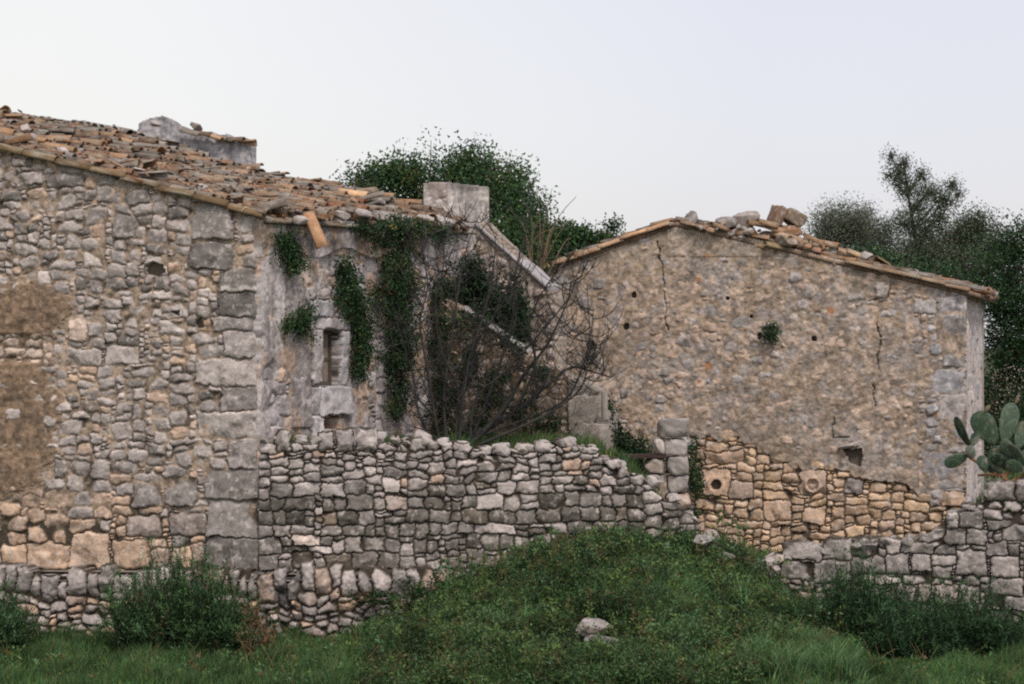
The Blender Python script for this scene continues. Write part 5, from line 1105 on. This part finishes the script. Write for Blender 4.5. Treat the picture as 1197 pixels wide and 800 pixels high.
# barn roof rubble
rb = [(810, 254, 20, 26, 34, 1, 'pale grey pointed stone standing on the barn ridge', GREY, .3), (848, 256, 30, 22, 30, 2, 'squarish grey stone on the barn roof right of the pointed stone', GREY, .1), (872, 255, 40, 30, 34, 3, 'biggest grey boulder on the barn roof', mixc(GREY, PINK, .3), -.1), (868, 266, 30, 14, 30, 4, 'flat bluish stone at the foot of the biggest boulder', BLm, .1),
      (895, 278, 24, 9, 26, 5, 'flat pale stone under the tile heap on the barn roof', PALE, .1), (947, 292, 22, 10, 24, 6, 'small grey stone lying below the dark gap in the barn roof', GREY, .1), (1012, 298, 16, 11, 20, 7, 'small pale stone at the middle of the barn roof slope', PALE, 0), (1068, 317, 22, 9, 28, 8, 'flat grey stone resting two thirds down the barn roof', GREY, .1), (1118, 331, 30, 9, 30, 9, 'large flat grey slab near the lower end of the barn roof', mixc(GREY, PALE, .3), .15), (1138, 338, 26, 8, 30, 10, 'last flat grey slab at the very end of the barn roof', mixc(GREY, PALE, .2), .22), (892, 274, 30, 20, 40, 14, 'brown lump filling the heap below the loose ridge tiles', BROWN, .1), (918, 283, 34, 20, 40, 15, 'broad brown lump under the rust brown block', mixc(BROWN, GREY, .3), .15), (942, 289, 26, 14, 36, 16, 'low brown lump at the right foot of the tile heap', BROWN, .2), (866, 270, 26, 16, 40, 17, 'brown lump beneath the biggest grey boulder', mixc(BROWN, GREY, .4), .1), (782, 259, 14, 8, 20, 11, 'small brown stone at the peak of the barn gable', BROWN, -.2), (826, 259, 16, 9, 20, 12, 'low brownish stone right beside the pointed stone', mixc(BROWN, GREY, .5), 0), (848, 268, 20, 12, 24, 13, 'rounded pinkish stone below the squarish grey one', PINK, 0)]
for (px, py, w_, h_, d_, sd, lab, c, ry) in rb:
    py += 4 if px < 900 else 1
    Yr = 38.9 if px < 900 else 38.6; k = Yr / F; put_rock('roof_stone', tuple(at(px, py, Yr)), (w_ * k * .92, d_ * k, h_ * k * .95), (0, ry, .3), 500 + sd, lab, 'stone', 'stones heaped on the barn roof', tuple(np.array(c) * .75), 7, .55)
k = 38.9 / F
bk = [(908, 250, 15, 25, 26, mixc(DARK, ORNG, .3), .45, 'tilted tall brown block on top of the tile heap'), (928, 252, 26, 18, 24, mixc(BROWN, DARK, .3), .55, 'dark tilted block leaning right at the top of the tile heap'), (923, 268, 26, 15, 26, (.36, .19, .10), .05, 'rust brown block under the two tilted blocks')]
for j, (px, py, w_, h_, d_, c, ry, lab) in enumerate(bk): c = tuple(np.array(c) * .7); put_rock('masonry_block', tuple(at(px, py + 3, 38.9)), (w_ * k * 1.15, d_ * k, h_ * k * 1.15), (0, ry, .25), 600 + j, lab, 'block', 'broken blocks on the barn roof', c, 7, .95)
tl = [(905, 268, (.42, .26, .15)), (914, 276, (.55, .38, .24)), (922, 279, (.48, .34, .22)), (885, 263, (.33, .21, .12)), (897, 262, (.30, .20, .12)), (933, 281, (.40, .27, .17)), (950, 281, (.30, .17, .10)), (968, 286, (.38, .20, .11)), (880, 272, (.36, .24, .14)), (862, 273, (.30, .2, .12)), (840, 266, (.30, .19, .12)), (990, 296, (.42, .27, .16)), (885, 285, (.40, .28, .14)), (905, 288, (.34, .24, .13)), (1000, 298, (.5, .35, .22)), (1030, 307, (.3, .2, .12))]
for j, (px, py, c) in enumerate(tl):
    ld_ = rng.normal() * .5; c = tuple(np.array(c) * .72); tile_px(px, py, 38.75 + rng.normal() * .15, (math.cos(ld_), rng.normal() * .8, -.3 + rng.normal() * .15), (rng.normal() * .3, -.3, 1), .4, .1, .085, c, 'broken clay tile lying loose among the stones on the barn roof', 700 + j, group='loose tiles on the barn roof')
for j in range(46):
    px = rng.uniform(800, 985); py = 262 + max(0, px - 800) * .2 + rng.normal() * 3 - 6 * math.exp(-((px - 900) / 50) ** 2); s_ = rng.uniform(5, 13); k = 38.8 / F
    put_rock('rubble_lump', tuple(at(px, py, 38.7 + rng.normal() * .15)), (s_ * k, .16, s_ * k * .7), tuple(rng.normal(size=3) * .4), 1300 + j, 'small lump of broken tile or stone in the rubble along the barn ridge', 'rubble', 'rubble along the barn ridge', tuple(np.array([BROWN, mixc(ORNG, BROWN, .6), GREY, PALE, (.34, .22, .14)][j % 5]) * .8), 4, .6)
# stones lying on the farmhouse roof
fs = [(35, 162, 34, 12, 1.0), (72, 178, 18, 14, .6), (98, 190, 22, 12, .5), (115, 193, 20, 10, .5), (160, 200, 22, 10, .8), (170, 205, 24, 8, .8), (222, 224, 20, 12, .5), (236, 222, 16, 16, .7), (252, 232, 26, 14, .5), (262, 236, 22, 10, .6), (30, 150, 16, 12, 1.4), (182, 145, 12, 7, 4.8), (352, 258, 20, 12, .4), (396, 260, 22, 14, 1.9), (388, 272, 15, 16, 2.0), (400, 252, 22, 10, 1.2), (425, 250, 24, 10, 2.2), (446, 236, 10, 6, 3.6), (470, 258, 26, 14, 3.3), (497, 257, 22, 13, 3.9), (520, 258, 24, 13, 4.4), (450, 254, 22, 12, 2.8)]
big = {0: 'long pale stone lying above the upper end of the verge tiles', 14: 'rounded white flecked stone right behind the dangling orange tile', 8: 'pale grey stone on the roof above the topmost corner block', 1: 'grey stone right behind the start of the second tile row', 2: 'blunt pale stone just above the upper verge joint', 3: 'small flat stone right of the blunt pale stone on the verge', 4: 'narrow grey stone touching the verge a quarter of the way down', 5: 'low pale stone beside the narrow grey one, mid verge', 6: 'flat stone above the big rectangular corner blocks, upper one', 7: 'knobbly stone standing behind the lower verge tiles', 9: 'last pale stone where the verge meets the eaves', 10: 'stone lying beneath the broken upper tile row', 11: 'dark little stone below the parapet stub on the farmhouse roof', 12: 'flat lump left of the dangling orange tile', 13: 'pale lump right of the dangling orange tile', 15: 'long grey lump along the eaves right of the window', 16: 'flat pale slab along the eaves above the first creeper', 17: 'small white stone beside the pale tile at the far roof edge', 18: 'pale rubble lump above the longest creeper', 19: 'pale rubble lump on the eaves halfway to the chimney', 20: 'last pale rubble lump on the eaves before the chimney', 21: 'grey lump on the eaves left of the longest creeper'}
for j, (px, py, w_, h_, t_) in enumerate(fs):
    Yr = 30.2 + t_ * .86 + max(0, (302 - px)) * .0027; k = Yr / F
    put_rock('roof_stone', tuple(at(px, py, Yr)), (w_ * k * 1.1, .28, h_ * k * 1.15), (0, .2, rng.normal() * .4), 800 + j, big.get(j, 'pale limestone lump lying among the broken tiles of the farmhouse roof'), 'stone', 'stones lying on the farmhouse roof', mixc(GREY, PALE, rng.random()), 7, .45)
put_rock('coping_stone', tuple(at(229, 148, 37.15)), (.32, .3, .15), (0, .3, .2), 880, 'loose grey brown stone perched on the parapet behind the farmhouse roof', 'stone', None, (.27, .22, .2), 7, .6)
# boulders in the brambles
for (px, py, Y, w_, h_, sd, lab) in [(693, 731, 27.0, 56, 20, 1, 'flat pale grey rock half sunk in the brambles, upper of two'), (706, 756, 26.7, 56, 30, 2, 'rounded pale grey rock half sunk in the brambles, lower of two'), (667, 797, 26.4, 40, 16, 3, 'pale rock at the bottom edge below the middle of the picture'), (1075, 799, 26.3, 44, 14, 4, 'pinkish rock at the bottom edge towards the right'), (822, 628, 30.0, 30, 14, 5, 'pale fallen stone at the foot of the dry stone wall, right end'), (850, 647, 30.6, 26, 12, 6, 'small fallen stone between the two dry stone walls')]:
    k = Y / F; p = at(px, py + (3 if Y < 28 else 5), Y); put_rock('boulder', tuple(p), (w_ * k, .45, h_ * k * 1.2), (0, .05, .2), 900 + sd, lab, 'rock', None, mixc(GREY, PINK, .5) if sd == 4 else tuple(np.array(GREY) * .72), 12, .3)
# fallen rubble spilling between the walls
lr = np.random.default_rng(66)
for j in range(20):
    px = lr.uniform(800, 915); py = 640 + (px - 800) * .22 + lr.normal() * 13; Y = 31 + (px - 800) / 115 * 1.3; k = Y / F; s_ = lr.uniform(10, 24)
    put_rock('rubble_stone', tuple(at(px, py, Y)), (s_ * k, .22, s_ * k * .7), tuple(lr.normal(size=3) * .3), 950 + j, 'fallen rubble stone in the heap between the dry stone wall and the field wall', 'stone', 'fallen stones between the two dry walls', mixc(mixc(GREY, PALE, lr.random()), BROWN, lr.random() * .4), 4 if s_ < 14 else 7, .4)
print('SCENE DONE')
